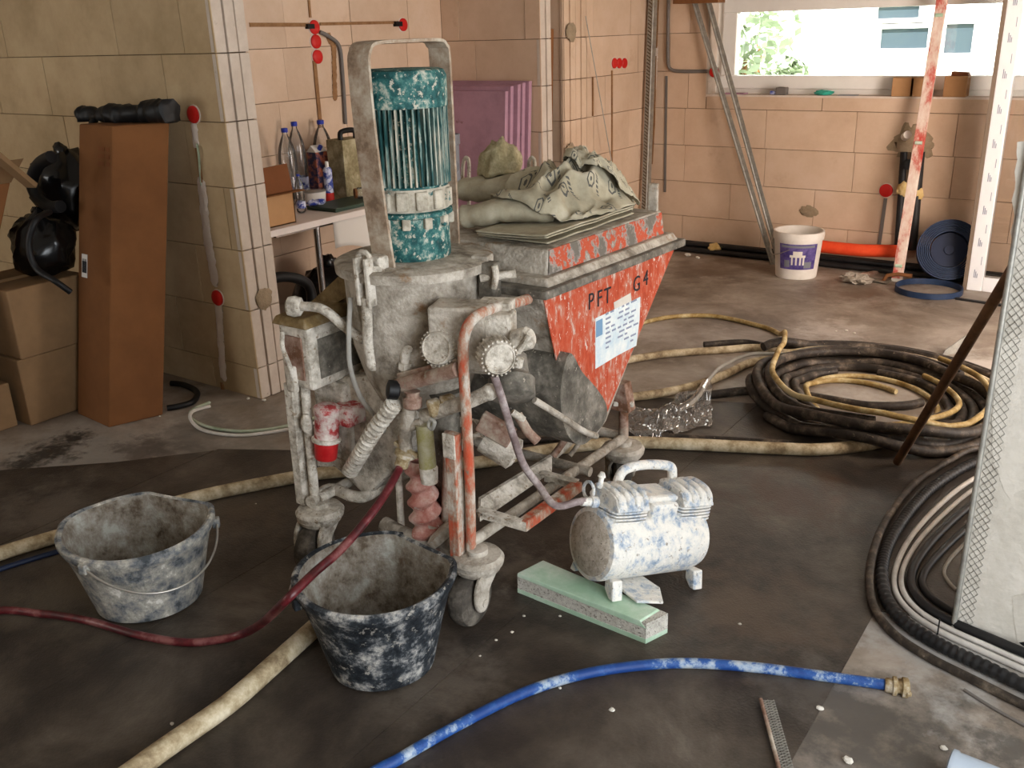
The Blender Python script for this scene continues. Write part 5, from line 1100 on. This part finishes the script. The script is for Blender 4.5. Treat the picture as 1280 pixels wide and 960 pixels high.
def sleeve(name, label, pts, rad, flat, seed):
    pp = crom(pts, 8); mb = MB().tube(pp, [rad * (1 + .12 * noise.noise(V((i * .4, seed, 0)))) for i in range(len(pp))], 20, cap=False, flat=flat)
    for i, p in enumerate(mb.v): mb.v[i] = p + V((noise.noise(p * 14 + V((seed, 0, 0))), noise.noise(p * 14 + V((0, seed, 0))), noise.noise(p * 14))) * .012
    lift = max(0, max(max(zb, sup_at(p.x, p.y)) + .004 - p.z for p in mb.v)); lift = min(lift, .06)
    for i, p in enumerate(mb.v): mb.v[i] = V((p.x, p.y, max(p.z + lift * .4, max(zb, sup_at(p.x, p.y)) + .005)))
    sup_add(resample(list(mb.v), .008))
    for i in range(len(mb.v)): mb.uv[i] = ((i // 20) / len(pp) * .45, (i % 20) / 20 * .6)
    solo(name, mb, 'sack_plain', label, 'sack', 'empty sacks on the hopper', smooth=70, solid=.003)
sleeve('paper_sack', 'flattened open sack sleeve at the hopper front edge', [P(584, 273, Z=1.01), P(612, 270, Z=1.02), P(645, 266, Z=1.03), P(690, 268, Z=1.02)], .06, .62, 4)
sleeve('paper_sack', 'rolled open sack sleeve lying across the rear of the heap', [P(580, 238, Z=1.03), P(610, 236, Z=1.04), P(640, 234, Z=1.05), P(680, 232, Z=1.06)], .066, .6, 1)
def heap(cx, cy, rx, ry, h, seed, zb, rot=0, fold=.05):
    cr_, sr_ = math.cos(rot), math.sin(rot)
    def fn(u, v):
        a, b = u * 2 - 1, v * 2 - 1
        # square to disc
        x = a * math.sqrt(1 - b * b / 2); y = b * math.sqrt(1 - a * a / 2); r = math.sqrt(x * x + y * y)
        rr = 1 + .18 * noise.noise(V((x * 1.6, y * 1.6, seed)))
        e = max(0, 1 - r ** 2.6)
        n1 = 1 - abs(noise.noise(V((x * 1.7 + seed, y * 1.7, seed * .3)))) * 2.2
        n2 = 1 - abs(noise.noise(V((x * 3.6, y * 3.1 + seed, 4.2)))) * 2
        z = zb + h * e * (.62 + .38 * n1) + fold * e ** .4 * (n2 - .3)
        z = max(z, zb + .004 + .012 * abs(noise.noise(V((x * 5, y * 5, seed)))))
        px, py = x * rx * rr + .025 * noise.noise(V((x * 3, y * 3, seed + 7))), y * ry * rr
        return (cx + px * cr_ - py * sr_, cy + px * sr_ + py * cr_, z)
    return fn
solo('paper_sack', drape(MB().grid(heap(-1.62, 2.62, .20, .28, .175, 2.3, zb, .15, .035), 72, 72), 72), 'sack', 'largest crumpled paper sack with dark hexagon prints on the hopper', 'sack', 'empty sacks on the hopper', smooth=75, solid=.002)
solo('paper_sack', drape(MB().grid(heap(-1.56, 2.73, .12, .13, .11, 5.1, zb + .01, -.3, .03), 56, 56), 56), 'sack', 'smaller crumpled printed sack bulging over the far hopper corner', 'sack', 'empty sacks on the hopper', smooth=75, solid=.002)
mb = MB().lump(P(626, 208, Z=1.11), .08, (.9, .9, 1.05), .32, 2.4, 30, 5)
for i, p in enumerate(mb.v):
    h = sup_at(p.x, p.y)
    if h and p.z < h + .002: mb.v[i] = V((p.x, p.y, h + .002))
solo('jute_rag', mb, 'jute', 'yellowish dusty rag bundle standing up behind the sacks', 'rag', smooth=70)
for x in (582, 664):
    mp('lifting_lug', MB().tube(crom([P(x - 4, 225, Y=2.88), P(x - 3, 205, Y=2.88), P(x, 197, Y=2.88), P(x + 4, 202, Y=2.88), P(x + 4, 225, Y=2.88), P(x + 4, 262, Y=2.88)], 5), .007, 8), 'dusty_white', parent=hop)

# ------------------------------------------------------------------ compressor on its foam strip
fz = .068
fp = [(-1.385, 1.945), (-.955, 1.925), (-.928, 2.0), (-1.36, 2.045)]
t = thing('foam_strip', 'pale green foam strip with rough sides lying under the compressor', 'foam strip', (-1.16, 1.98, 0))
link('core', MB().prism([(x, y, .004) for x, y in fp], (0, 0, fz - .008)), 'xps_rough', parent=t)
link('skin', MB().hexa([(fp[0][0], fp[0][1] - .001, fz - .012), (fp[1][0] + .001, fp[1][1] - .001, fz - .02), (fp[2][0] + .001, fp[2][1], fz - .02), (fp[3][0], fp[3][1], fz - .012), (fp[0][0], fp[0][1], fz), (fp[1][0] - .02, fp[1][1], fz), (fp[2][0] - .03, fp[2][1], fz), (fp[3][0], fp[3][1], fz)]), 'xps_green', parent=t, bevel=.002)
link('skin', MB().prism([(x, y - .0012 * (1 if i < 2 else 0), 0) for i, (x, y) in enumerate(fp)], (0, 0, .016)), 'xps_green', parent=t)
ax = V((.15, .33, -.0815)).normalized(); sd = V((ax.y, -ax.x, 0)).normalized(); upv = ax.cross(-sd).normalized()
upv = upv if upv.z > 0 else -upv
c0 = P(727, 687, Z=.198); c0.z = .0805; ln = .35
CM = Matrix(((ax.x, -sd.x, upv.x, c0.x), (ax.y, -sd.y, upv.y, c0.y), (ax.z, -sd.z, upv.z, c0.z), (0, 0, 0, 1)))
cp = thing('compressor', 'plaster-spattered twin-cylinder air compressor with tube handle', 'compressor', (c0 + ax * ln / 2).to_tuple())
cp.location.z = .03
def cpt(name, mb, m='compressor', parent=None, **k):
    k.setdefault('smooth', 40); return link(name, mb.xf(CM), m, parent=parent or cp, **k)
TR, TZc = .105, .130
tank = cpt('tank', MB().lathe([(TR - .012, 0), (TR - .002, .004), (TR, .02), (TR, ln - .02), (TR - .01, ln + .012), (TR - .05, ln + .03), (.001, ln + .034)], (0, 0, TZc), (1, 0, 0), 44))
cpt('end_cap', MB().lathe([(TR - .011, .003), (TR - .02, -.004), (.03, -.010), (.001, -.010)], (0, 0, TZc), (1, 0, 0), 44), 'compressor_end', parent=tank)
for x in (.03, ln - .02):
    for s in (-1, 1):
        cpt('foot', MB().prism([(x, s * .055, .05), (x, s * .09, .055), (x, s * .105, .0), (x, s * .085, -.0), (x, s * .06, .02)], (.035, 0, 0)), parent=tank, bevel=.004, smooth=None)
def head(x, s=1):
    h = cpt('cylinder', MB().lathe([(.05, .10), (.05, .17)], (x, .01, TZc - .06), n=28))
    for k in range(5):
        cpt('fin', MB().prism(crom([(x - .062, -.05, TZc + .074 + k * .0095), (x - .03, -.066, TZc + .074 + k * .0095), (x + .03, -.066, TZc + .074 + k * .0095), (x + .062, -.05, TZc + .074 + k * .0095), (x + .062, .06, TZc + .074 + k * .0095), (x - .062, .06, TZc + .074 + k * .0095)], 3, True), (0, 0, .005)), parent=h, smooth=None)
    pr = crom([(x - .056, -.062, TZc + .116), (x - .056, -.060, TZc + .137), (x - .056, -.04, TZc + .158), (x - .056, .03, TZc + .162), (x - .056, .058, TZc + .142), (x - .056, .06, TZc + .116)], 4, True)
    cpt('cylinder_head', MB().prism(pr, (.112, 0, 0)), parent=h, bevel=.008, smooth=40)
    for k in range(4):
        xx = x - .045 + k * .03
        cpt('cooling_rib', MB().tube(crom([(xx, .055, TZc + .15), (xx, .02, TZc + .165), (xx, -.03, TZc + .162), (xx, -.054, TZc + .148), (xx, -.062, TZc + .13)], 4), .009, 8), parent=h, smooth=60)
    return h
h1 = head(.075); h2 = head(ln - .035)
cpt('motor_housing', MB().bb(.145, .245, -.066, .06, TZc + .06, TZc + .135), bevel=.014, smooth=None)
cpt('motor_cover', MB().bb(.14, .25, -.05, .055, TZc + .13, TZc + .15), bevel=.01, smooth=None)
cpt('carry_handle', MB().tube(crom([(.095, .045, TZc + .13), (.10, .05, TZc + .17), (.12, .05, TZc + .198), (.19, .05, TZc + .208), (.28, .05, TZc + .2), (.30, .05, TZc + .175), (.303, .045, TZc + .13)], 6), .0145, 14))
cpt('pressure_valve', MB().lathe([(.01, 0), (.012, .01), (.008, .014), (.008, .03), (.012, .032), (.006, .045)], (.02, .03, TZc + .155), n=14))
cpt('hose_nipple', MB().lathe([(.016, 0), (.016, .02), (.012, .022), (.012, .05)], (-.005, .0, TZc + .125), (-1, .1, .05), 14))
cpt('fan_grille', MB().tube([(.0 + .0 * t, .05 + .024 * math.cos(t * .5236), TZc + .14 + .024 * math.sin(t * .5236)) for t in range(12)], .005, 6, closed=True))
nip = CM @ V((-.055, .005, TZc + .128))
# white board between foam strip and compressor
bo = MB().prism([CM @ V(p) for p in ((.075, -.15, .0155), (.15, -.175, .0155), (.2, -.10, .0155), (.19, .10, .0155), (.08, .12, .0155))], upv * .008)
solo('white_board', bo, 'compressor', 'white flat board wedged under the compressor on the foam strip', 'board', bevel=.003)
solo('air_hose', MB().tube(crom([P(618, 470, Y=1.82), P(628, 500, Y=1.84), P(640, 540, Y=1.86), P(654, 580, Y=1.9), P(672, 605, Y=1.94), nip - ax * .05 + V((-.03, -.01, -.012)), nip - ax * .012, nip + ax * .02], 6), .0105, 10), 'pink_grey' if 'pink_grey' in MATS else mat('pink_grey', [(.36, '#6f5f5e'), (.5, '#8f8180'), (.64, '#b5aba7')], 18, rough=.5), 'greyish pink air hose curving from the valve block to the compressor', 'hose', smooth=60)

# ------------------------------------------------------------------ buckets
def bucket(label, c, r0, r1, h, flat_ang, mout, min_, spout=None, hand=None):
    c = V(c); fa = math.radians(flat_ang)
    t = thing('mortar_bucket', label, 'bucket', c)
    def warp(p, th):
        d = p.xy.length
        if d < 1e-3: return p
        dev = math.cos(th - fa)
        k = min(1, .80 / dev) if dev > .80 else 1
        if spout is not None:
            s = math.cos(th - math.radians(spout)); 
            if s > .93 and p.z > h * .55: k *= 1 + (s - .93) * 1.6 * (p.z / h - .5)
        k *= 1 + .012 * math.sin(3 * th + 1)
        return V((p.x * k, p.y * k, p.z + (.006 * math.sin(2 * th) if p.z > h * .8 else 0)))
    pr_o = [(r0 * .9, 0), (r0, .006), (r0 + (r1 - r0) * .5, h * .5), (r1 - .004, h - .04), (r1 + .002, h - .035), (r1 + .012, h - .012), (r1 + .012, h), (r1 + .004, h + .005), (r1 - .006, h)]
    link('shell', MB().lathe(pr_o, c, n=56, warp=warp, cap=False), mout, parent=t, smooth=45)
    link('inside', MB().lathe([(r1 - .006, h), (r1 - .012, h - .03), (r0 + (r1 - r0) * .5 - .01, h * .5), (r0 - .008, .03), (r0 * .6, .022), (.001, .02)], c, n=56, warp=warp, cap=False), min_, parent=t, smooth=60)
    link('bottom', MB().lathe([(r0 * .9, 0.0), (.001, .001)], c, n=40, warp=warp, cap=False), mout, parent=t)
    if hand:
        a0, a1, drop, out = hand; pts = []
        for i in range(17):
            u = i / 16; th = math.radians(a0 + (a1 - a0) * u); z = h - .02 - drop * math.sin(math.pi * u); rr = r1 + .014 + out * math.sin(math.pi * u)
            q = warp(V((rr * math.cos(th), rr * math.sin(th), z)), th); pts.append(c + V((q.x, q.y, z)))
        link('wire_handle', MB().tube(crom(pts, 2), .0035, 8), 'wire', parent=t, smooth=60)
        for th in (a0, a1):
            q = V((math.cos(math.radians(th)), math.sin(math.radians(th)), 0)); link('handle_lug', MB().box(c + q * (r1 + .012) + V((0, 0, h - .025)), (.02, .025, .03), Matrix.Rotation(math.radians(th), 3, 'Z')), mout, parent=t, bevel=.004)
bucket('black mortar bucket smeared with plaster beside the front castor', (-1.502, 1.488, .004), .135, .196, .275, 80, 'bucket_black', 'bucket_in', None, (115, 245, .03, .012))
bucket('grey plaster-coated mortar bucket with a pouring lip', (-2.30, 1.345, .004), .15, .205, .245, 100, 'bucket_grey', 'bucket_in', 205, (-75, 45, .085, .025))

# ------------------------------------------------------------------ hoses on the floor
def hose(name, label, pts, r, m, z=None, k=6, group=None, n=10):
    return solo(name, MB().tube(lay(px=pts, r=r), r, n), m, label, 'hose' if 'hose' in name else 'cable', group, smooth=60)
hose('mortar_hose', 'thick pale mortar hose running under the black bucket edge', [(-500, 1500), (-150, 1190), (130, 990), (205, 936), (285, 880), (345, 828), (395, 783), (440, 740), (480, 705)], .026, 'beige_hose')
hose('mortar_hose', 'thick pale mortar hose crossing the floor beneath the machine', [(-700, 930), (-300, 790), (-40, 705), (60, 674), (150, 650), (240, 623), (330, 604), (400, 592), (480, 586), (560, 581), (615, 576), (670, 565), (740, 556), (800, 553), (960, 560), (1020, 562), (1070, 558), (1110, 551), (1150, 545)], .024, 'beige_hose')
hose('blue_cable', 'dark blue cable lying along the pale hose', [(-560, 925), (-300, 818), (-30, 722), (30, 702), (70, 690), (105, 680)], .009, 'dark_blue')
solo('red_hose', MB().tube(crom([P(505, 570, Y=1.78), P(498, 588, Y=1.755), P(480, 620, Z=.385), P(455, 654, Z=.352), P(425, 688, Z=.322), P(395, 714, Z=.312), P(374, 734, Z=.315), P(358, 750, Z=.296), P(342, 766, Z=.225), P(326, 780, Z=.12), P(306, 791, Z=.04), P(278, 799, Z=.013), P(230, 803, Z=.013), P(170, 793, Z=.013), P(110, 776, Z=.013), P(50, 767, Z=.013), P(-20, 765, Z=.013), P(-160, 800, Z=.013), P(-330, 900, Z=.013)], 7), .0115, 12), 'red_hose', 'dark red water hose hanging from the machine over the black bucket rim', 'hose', smooth=60)
bh = thing('blue_hose', 'blue water hose with plaster smears and a claw coupling', 'hose', P(800, 832, Z=0))
link('tube', MB().tube(lay(r=.0135, px=[(60, 1350), (260, 1130), (440, 985), (500, 948), (570, 908), (650, 868), (720, 845), (790, 833), (860, 829), (940, 834), (1020, 844), (1108, 856)]), .0135, 12), 'blue_hose', parent=bh, smooth=60)
a, b = P(1106, 856, Z=.016), P(1134, 860, Z=.016); d = (b - a)
link('coupling', MB().lathe([(.015, 0), (.018, .004), (.018, .016), (.024, .018), (.024, .026), (.016, .03), (.016, .038), (.025, .04), (.025, .052), (.018, .056)], a, d, 20), 'brass', parent=bh, smooth=40)
link('coupling_claw', MB().box(b + V((-.005, 0, 0)), (.012, .06, .012), Matrix.Rotation(.6, 3, 'Z')), 'brass', parent=bh, bevel=.003)
# coil of black hose
CC = V((-.93, 3.96, 0)); e1 = (P(1235, 510, Z=0) - P(930, 510, Z=0)).normalized(); e2 = V((-e1.y, e1.x, 0))
def coil(label, specs, r, seed):
    rnd = random.Random(seed); pts = []
    for (a, b, z, ph0, ph1, dx, dy) in specs:
        n = max(3, int(abs(ph1 - ph0) / 24))
        for i in range(n):
            ph = math.radians(ph0 + (ph1 - ph0) * i / n)
            pts.append(CC + e1 * (a * math.cos(ph) + dx + rnd.uniform(-.003, .003)) + e2 * (b * math.sin(ph) + dy + rnd.uniform(-.003, .003)) + V((0, 0, z + rnd.uniform(0, .006))))
    solo('coiled_hose', MB().tube(lay(world=pts, r=r, coil_self=True), r, 10), 'black_hose', label, 'hose', 'black hoses of the floor coil', smooth=60)
def ring(a, b, p0, p1, a1=None, b1=None):
    n = max(3, int(abs(p1 - p0) / 14)); out = []
    for i in range(n + 1):
        u = i / n; ph = math.radians(p0 + (p1 - p0) * u); aa = a + ((a1 or a) - a) * u; bb_ = b + ((b1 or b) - b) * u
        out.append(CC + e1 * (aa * math.cos(ph)) + e2 * (bb_ * math.sin(ph)))
    return out
def whose(name, label, pts, r, m):
    solo(name, MB().tube(lay(world=pts, r=r), r, 10), m, label, 'hose' if 'hose' in name else 'cable', smooth=60)
hose('black_hose', 'black hose end reaching from the coil towards the clear film', [(850, 499), (900, 492), (925, 489), (960, 488), (990, 492)], .019, 'black_hose')
hose('black_hose', 'black hose crossing straight through the middle of the coil', [(1012, 495), (1040, 500), (1085, 507), (1130, 507), (1152, 503)], .019, 'black_hose')
coil('outermost black hose of the floor coil', [(.495, .56, .024, -160, 200, 0, 0), (.447, .512, .03, 200, 520, 0, 0)], .021, 1)
coil('black hose lying in the middle of the floor coil', [(.40, .464, .024, -60, 300, 0, 0), (.354, .417, .028, 300, 640, 0, 0)], .0205, 2)
coil('innermost black hose of the floor coil', [(.308, .37, .024, 100, 450, 0, 0)], .019, 4)
coil('black hose lying uppermost on the floor coil', [(.472, .537, .07, 20, 380, 0, 0), (.424, .487, .072, 380, 640, 0, 0)], .021, 3)
whose('pale_hose', 'pale thick hose slanting up to the coil in front of the other', FL([(770, 498), (820, 492), (870, 481), (910, 466), (938, 453)], .022) + ring(.545, .625, 118, -12), .020, 'beige_hose')
whose('pale_hose', 'pale thick hose running from behind the machine to the far coil rim', FL([(770, 452), (830, 442), (900, 437), (945, 434)], .022) + ring(.60, .68, 112, -14), .019, 'beige_hose')
whose('black_hose', 'thick black hose over the far rim of the coil', ring(.65, .73, 122, -18), .022, 'black_hose')
whose('black_hose', 'black hose arriving at the coil from the pale hoses', FL([(880, 430), (930, 427)], .02) + ring(.70, .785, 112, -16), .016, 'black_hose')
hose('black_hose', 'black hose lying along the pale hose beneath the coil', [(640, 553), (720, 547), (800, 545), (880, 548), (950, 552), (990, 554)], .013, 'black_hose')
whose('grey_cable', 'grey cable snaking from the clear film to the coil', FL([(845, 516), (872, 505), (888, 482), (905, 466), (935, 453)], .01) + ring(.52, .592, 120, 35), .009, 'grey_cable')
whose('yellow_hose', 'second yellow hose laid in ovals inside the coil', ring(.19, .17, 40, 130, .262, .30) + ring(.262, .312, 145, 500, .268, .316), .012, 'yellow_hose')
whose('yellow_hose', 'short yellow hose bend on the inner edge of the coil', ring(.33, .39, 30, -150, .36, .42), .012, 'yellow_hose')
whose('yellow_hose', 'yellow hose looping in front of the machine and over the coil', FL([(780, 410), (800, 404), (840, 396), (890, 395), (940, 405), (974, 418)], .0125) + FL([(980, 434, .06), (972, 452, .08)], .06) + ring(.41, .45, 168, 395, .47, .53), .0125, 'yellow_hose')
# cable bundle along the pillar
B = [('ribbed_black_hose', 'ribbed black conduit hose sweeping round the pillar foot', [(1262, 560), (1205, 584), (1158, 616), (1122, 660), (1104, 700), (1105, 740), (1127, 774), (1170, 803), (1225, 830), (1300, 866), (1430, 922)], .019, 'black_pipe', True),
     ('white_cable', 'white cable between the black hoses at the pillar', [(1262, 580), (1218, 598), (1178, 628), (1141, 668), (1121, 706), (1119, 738), (1138, 765), (1176, 790), (1230, 815), (1300, 846), (1430, 900)], .0085, 'white_cable', False),
     ('white_cable', 'second white cable lying close to the first at the pillar', [(1262, 590), (1224, 607), (1187, 636), (1151, 673), (1130, 708), (1128, 736), (1146, 761), (1183, 784), (1236, 808), (1300, 836), (1430, 888)], .0075, 'white_cable', False),
     ('black_hose', 'smooth black hose beside the ribbed conduit at the pillar', [(1262, 604), (1230, 620), (1196, 646), (1162, 680), (1142, 710), (1140, 734), (1157, 757), (1192, 778), (1243, 800), (1300, 823), (1430, 870)], .013, 'black_pipe', False),
     ('black_hose', 'upper black hose hugging the pillar base', [(1262, 620), (1238, 634), (1208, 660), (1176, 690), (1156, 714), (1153, 732), (1168, 750), (1202, 770), (1250, 790), (1300, 810), (1430, 853)], .011, 'black_pipe', False),
     ('black_hose', 'smooth black hose running along the outer side of the ribbed conduit', [(1262, 545), (1198, 568), (1146, 602), (1107, 652), (1089, 700), (1090, 742), (1114, 780), (1160, 811), (1220, 841), (1300, 880), (1430, 938)], .012, 'black_hose', False),
     ('thin_cable', 'thin grey cable trailing on the slab before the ribbed conduit', [(1205, 862), (1240, 884), (1290, 912)], .004, 'conduit', False),
     ('thin_cable', 'short light cable curving under the pillar edge', [(1214, 672), (1190, 696), (1180, 714), (1186, 728), (1196, 738)], .006, 'grey_cable', False)]
for nm, lb, pts, r, m_, rib in B:
    pp = lay(px=pts, r=r)
    if rib:
        L_ = []
        for a, b in zip(pp[:-1], pp[1:]):
            kk = max(1, int((b - a).length / .004)); L_ += [a.lerp(b, j / kk) for j in range(kk)]
        rr = [r * (1.0 if (i // 2) % 2 else .86) for i in range(len(L_))]
        solo(nm, MB().tube(L_, rr, 10), m_, lb, 'hose', smooth=60)
    else: solo(nm, MB().tube(pp, r, 10), m_, lb, 'cable' if 'cable' in nm else 'hose', smooth=60)
c = P(1172, 792, Z=.04); solo('cable_tie', MB().tube([c + V((-.012, 0, -.03)), c, c + V((0, 0, .045))], .002, 6), 'black', 'black cable tie standing up from the bundle', 'cable tie')

# ------------------------------------------------------------------ loose things
b = P(1121, 582, Z=.0); a = P(1290, 296, Y=2.66)
solo('rusty_rod', MB().tube([b + V((0, 0, .015)), a], .0155, 12), 'rust_rod', 'rusty brown rod leaning from the hose coil to the pillar', 'rod', smooth=60)
def film(u, v):
    p = P(775 + 115 * u, 545 - 42 * v + 10 * math.sin(u * 5), Z=0)
    w = math.sin(math.pi * u) * math.sin(math.pi * v)
    x = p.x + .015 * noise.noise(p * 15); y = p.y + .015 * noise.noise(p * 15 + V((3, 1, 0)))
    z = .006 + w * (.02 + .05 * abs(noise.noise(p * 14))) + .016 * abs(noise.noise(p * 40))
    return (x, y, max(z, float(need_z([V((x, y, 0))], .009)[0]) if need_z([V((x, y, 0))], .009)[0] > .0091 else z))
solo('plastic_film', MB().grid(film, 60, 30), 'film', 'crumpled clear plastic film lying among the hoses', 'plastic film', normals=False)
mb = MB(); a0, b0 = P(951, 874, Z=.012), P(982, 990, Z=.012)
t = thing('mesh_bead', 'short plaster bead with torn expanded mesh lying on the dark floor', 'plaster bead', (a0 + b0) / 2 - V((0, 0, .012)))
link('nose', MB().tube([a0, b0], .005, 8), 'rust_dust', parent=t, smooth=60)
dd = (b0 - a0).normalized(); ss = V((-dd.y, dd.x, 0)); ss = ss if ss.x > 0 else -ss
for k in range(34):
    q = a0.lerp(b0, (k + .5) / 34)
    for w in range(2):
        s0 = ss * (.014 * w); mb.beam(q + s0, q + s0 + ss * .016 + dd * .008 + V((0, 0, .005)), .0022, .0022); mb.beam(q + s0 + dd * .012, q + s0 + ss * .016 + dd * .004 + V((0, 0, .005)), .0022, .0022)
o = link('mesh_wing', mb, 'galv', parent=t, normals=False); o['kind'] = 'stuff'
a0 = P(1186, 955, Z=.05); b0 = P(1300, 1000, Z=.05); d0 = b0 - a0; b0 = a0 + d0.normalized() * .45
t = thing('drain_pipe', 'pale grey plastic pipe lying on the slab, its socket end showing', 'pipe', a0 - V((0, 0, .05)))
link('tube', MB().lathe([(.036, 0), (.041, .003), (.041, .012), (.038, .016), (.038, .44), (.034, .44), (.034, 0), (.036, 0)], a0 + V((0, 0, -.008)), d0, 30, cap=False), 'pvc_pale', parent=t, smooth=40)
# corner plate behind the coil
q = P(1192, 445, Z=.0); solo('steel_offcut', MB().prism([q + V((-.05, -.03, 0)), q + V((.02, .1, .0)), q + V((.03, .09, .09)), q + V((-.04, -.02, .03))], (.004, -.003, .0)), 'galv', 'bent bright metal offcut lying behind the hose coil', 'offcut')
q = P(1225, 378, Z=.008); solo('black_offcut', MB().beam(P(1195, 373, Z=.006), P(1262, 383, Z=.006), .02, .012), 'black_pipe', 'thin dark offcut lying before the door leaf', 'offcut')
# white crumbs
rnd = random.Random(11)
px = [(1025, 885, .012), (1060, 950, .014), (1180, 935, .01), (866, 695, .012), (880, 668, .007), (870, 690, .006), (700, 860, .006), (765, 887, .01), (215, 905, .007), (195, 500, .016), (200, 520, .007), (1058, 413, .012), (1068, 416, .01), (1045, 414, .008), (700, 770, .006), (640, 790, .007), (655, 770, .006), (620, 800, .006), (925, 780, .006), (600, 820, .005), (320, 630, .006), (860, 318, .03), (872, 322, .02), (330, 500, .014), (310, 498, .012)]
for i, (x, y, s) in enumerate(px):
    solo('plaster_crumb', MB().lump(P(x, y, Z=s * .35), s * .7, (1.2, 1, .6), .5, 3, 8, i), 'plaster_patch', 'small pale plaster crumb lying on the dark floor', 'crumb', 'plaster crumbs on the floor')
mb = MB()
for i in range(420):
    cx, cy, sp = rnd.choice(((620, 770, 60), (690, 690, 50), (300, 640, 70), (800, 860, 160), (560, 830, 90), (1000, 860, 100), (900, 700, 60)))
    x, y = rnd.gauss(cx, sp), rnd.gauss(cy, sp * .5)
    if y < 500 or y > 958: continue
    p = P(x, y, Z=.0035); s = rnd.uniform(.0008, .0024)
    if need_z([p], .004)[0] > .0041: continue; mb.box(p, (s, s * rnd.uniform(.6, 1.5), s * .7), Matrix.Rotation(rnd.random() * 3, 3, 'Z'))
o = solo('plaster_grit', mb, 'plaster_patch', 'fine pale plaster grit scattered over the dark floor', 'grit', loc=(-1, 2, 0)); o['kind'] = 'stuff'
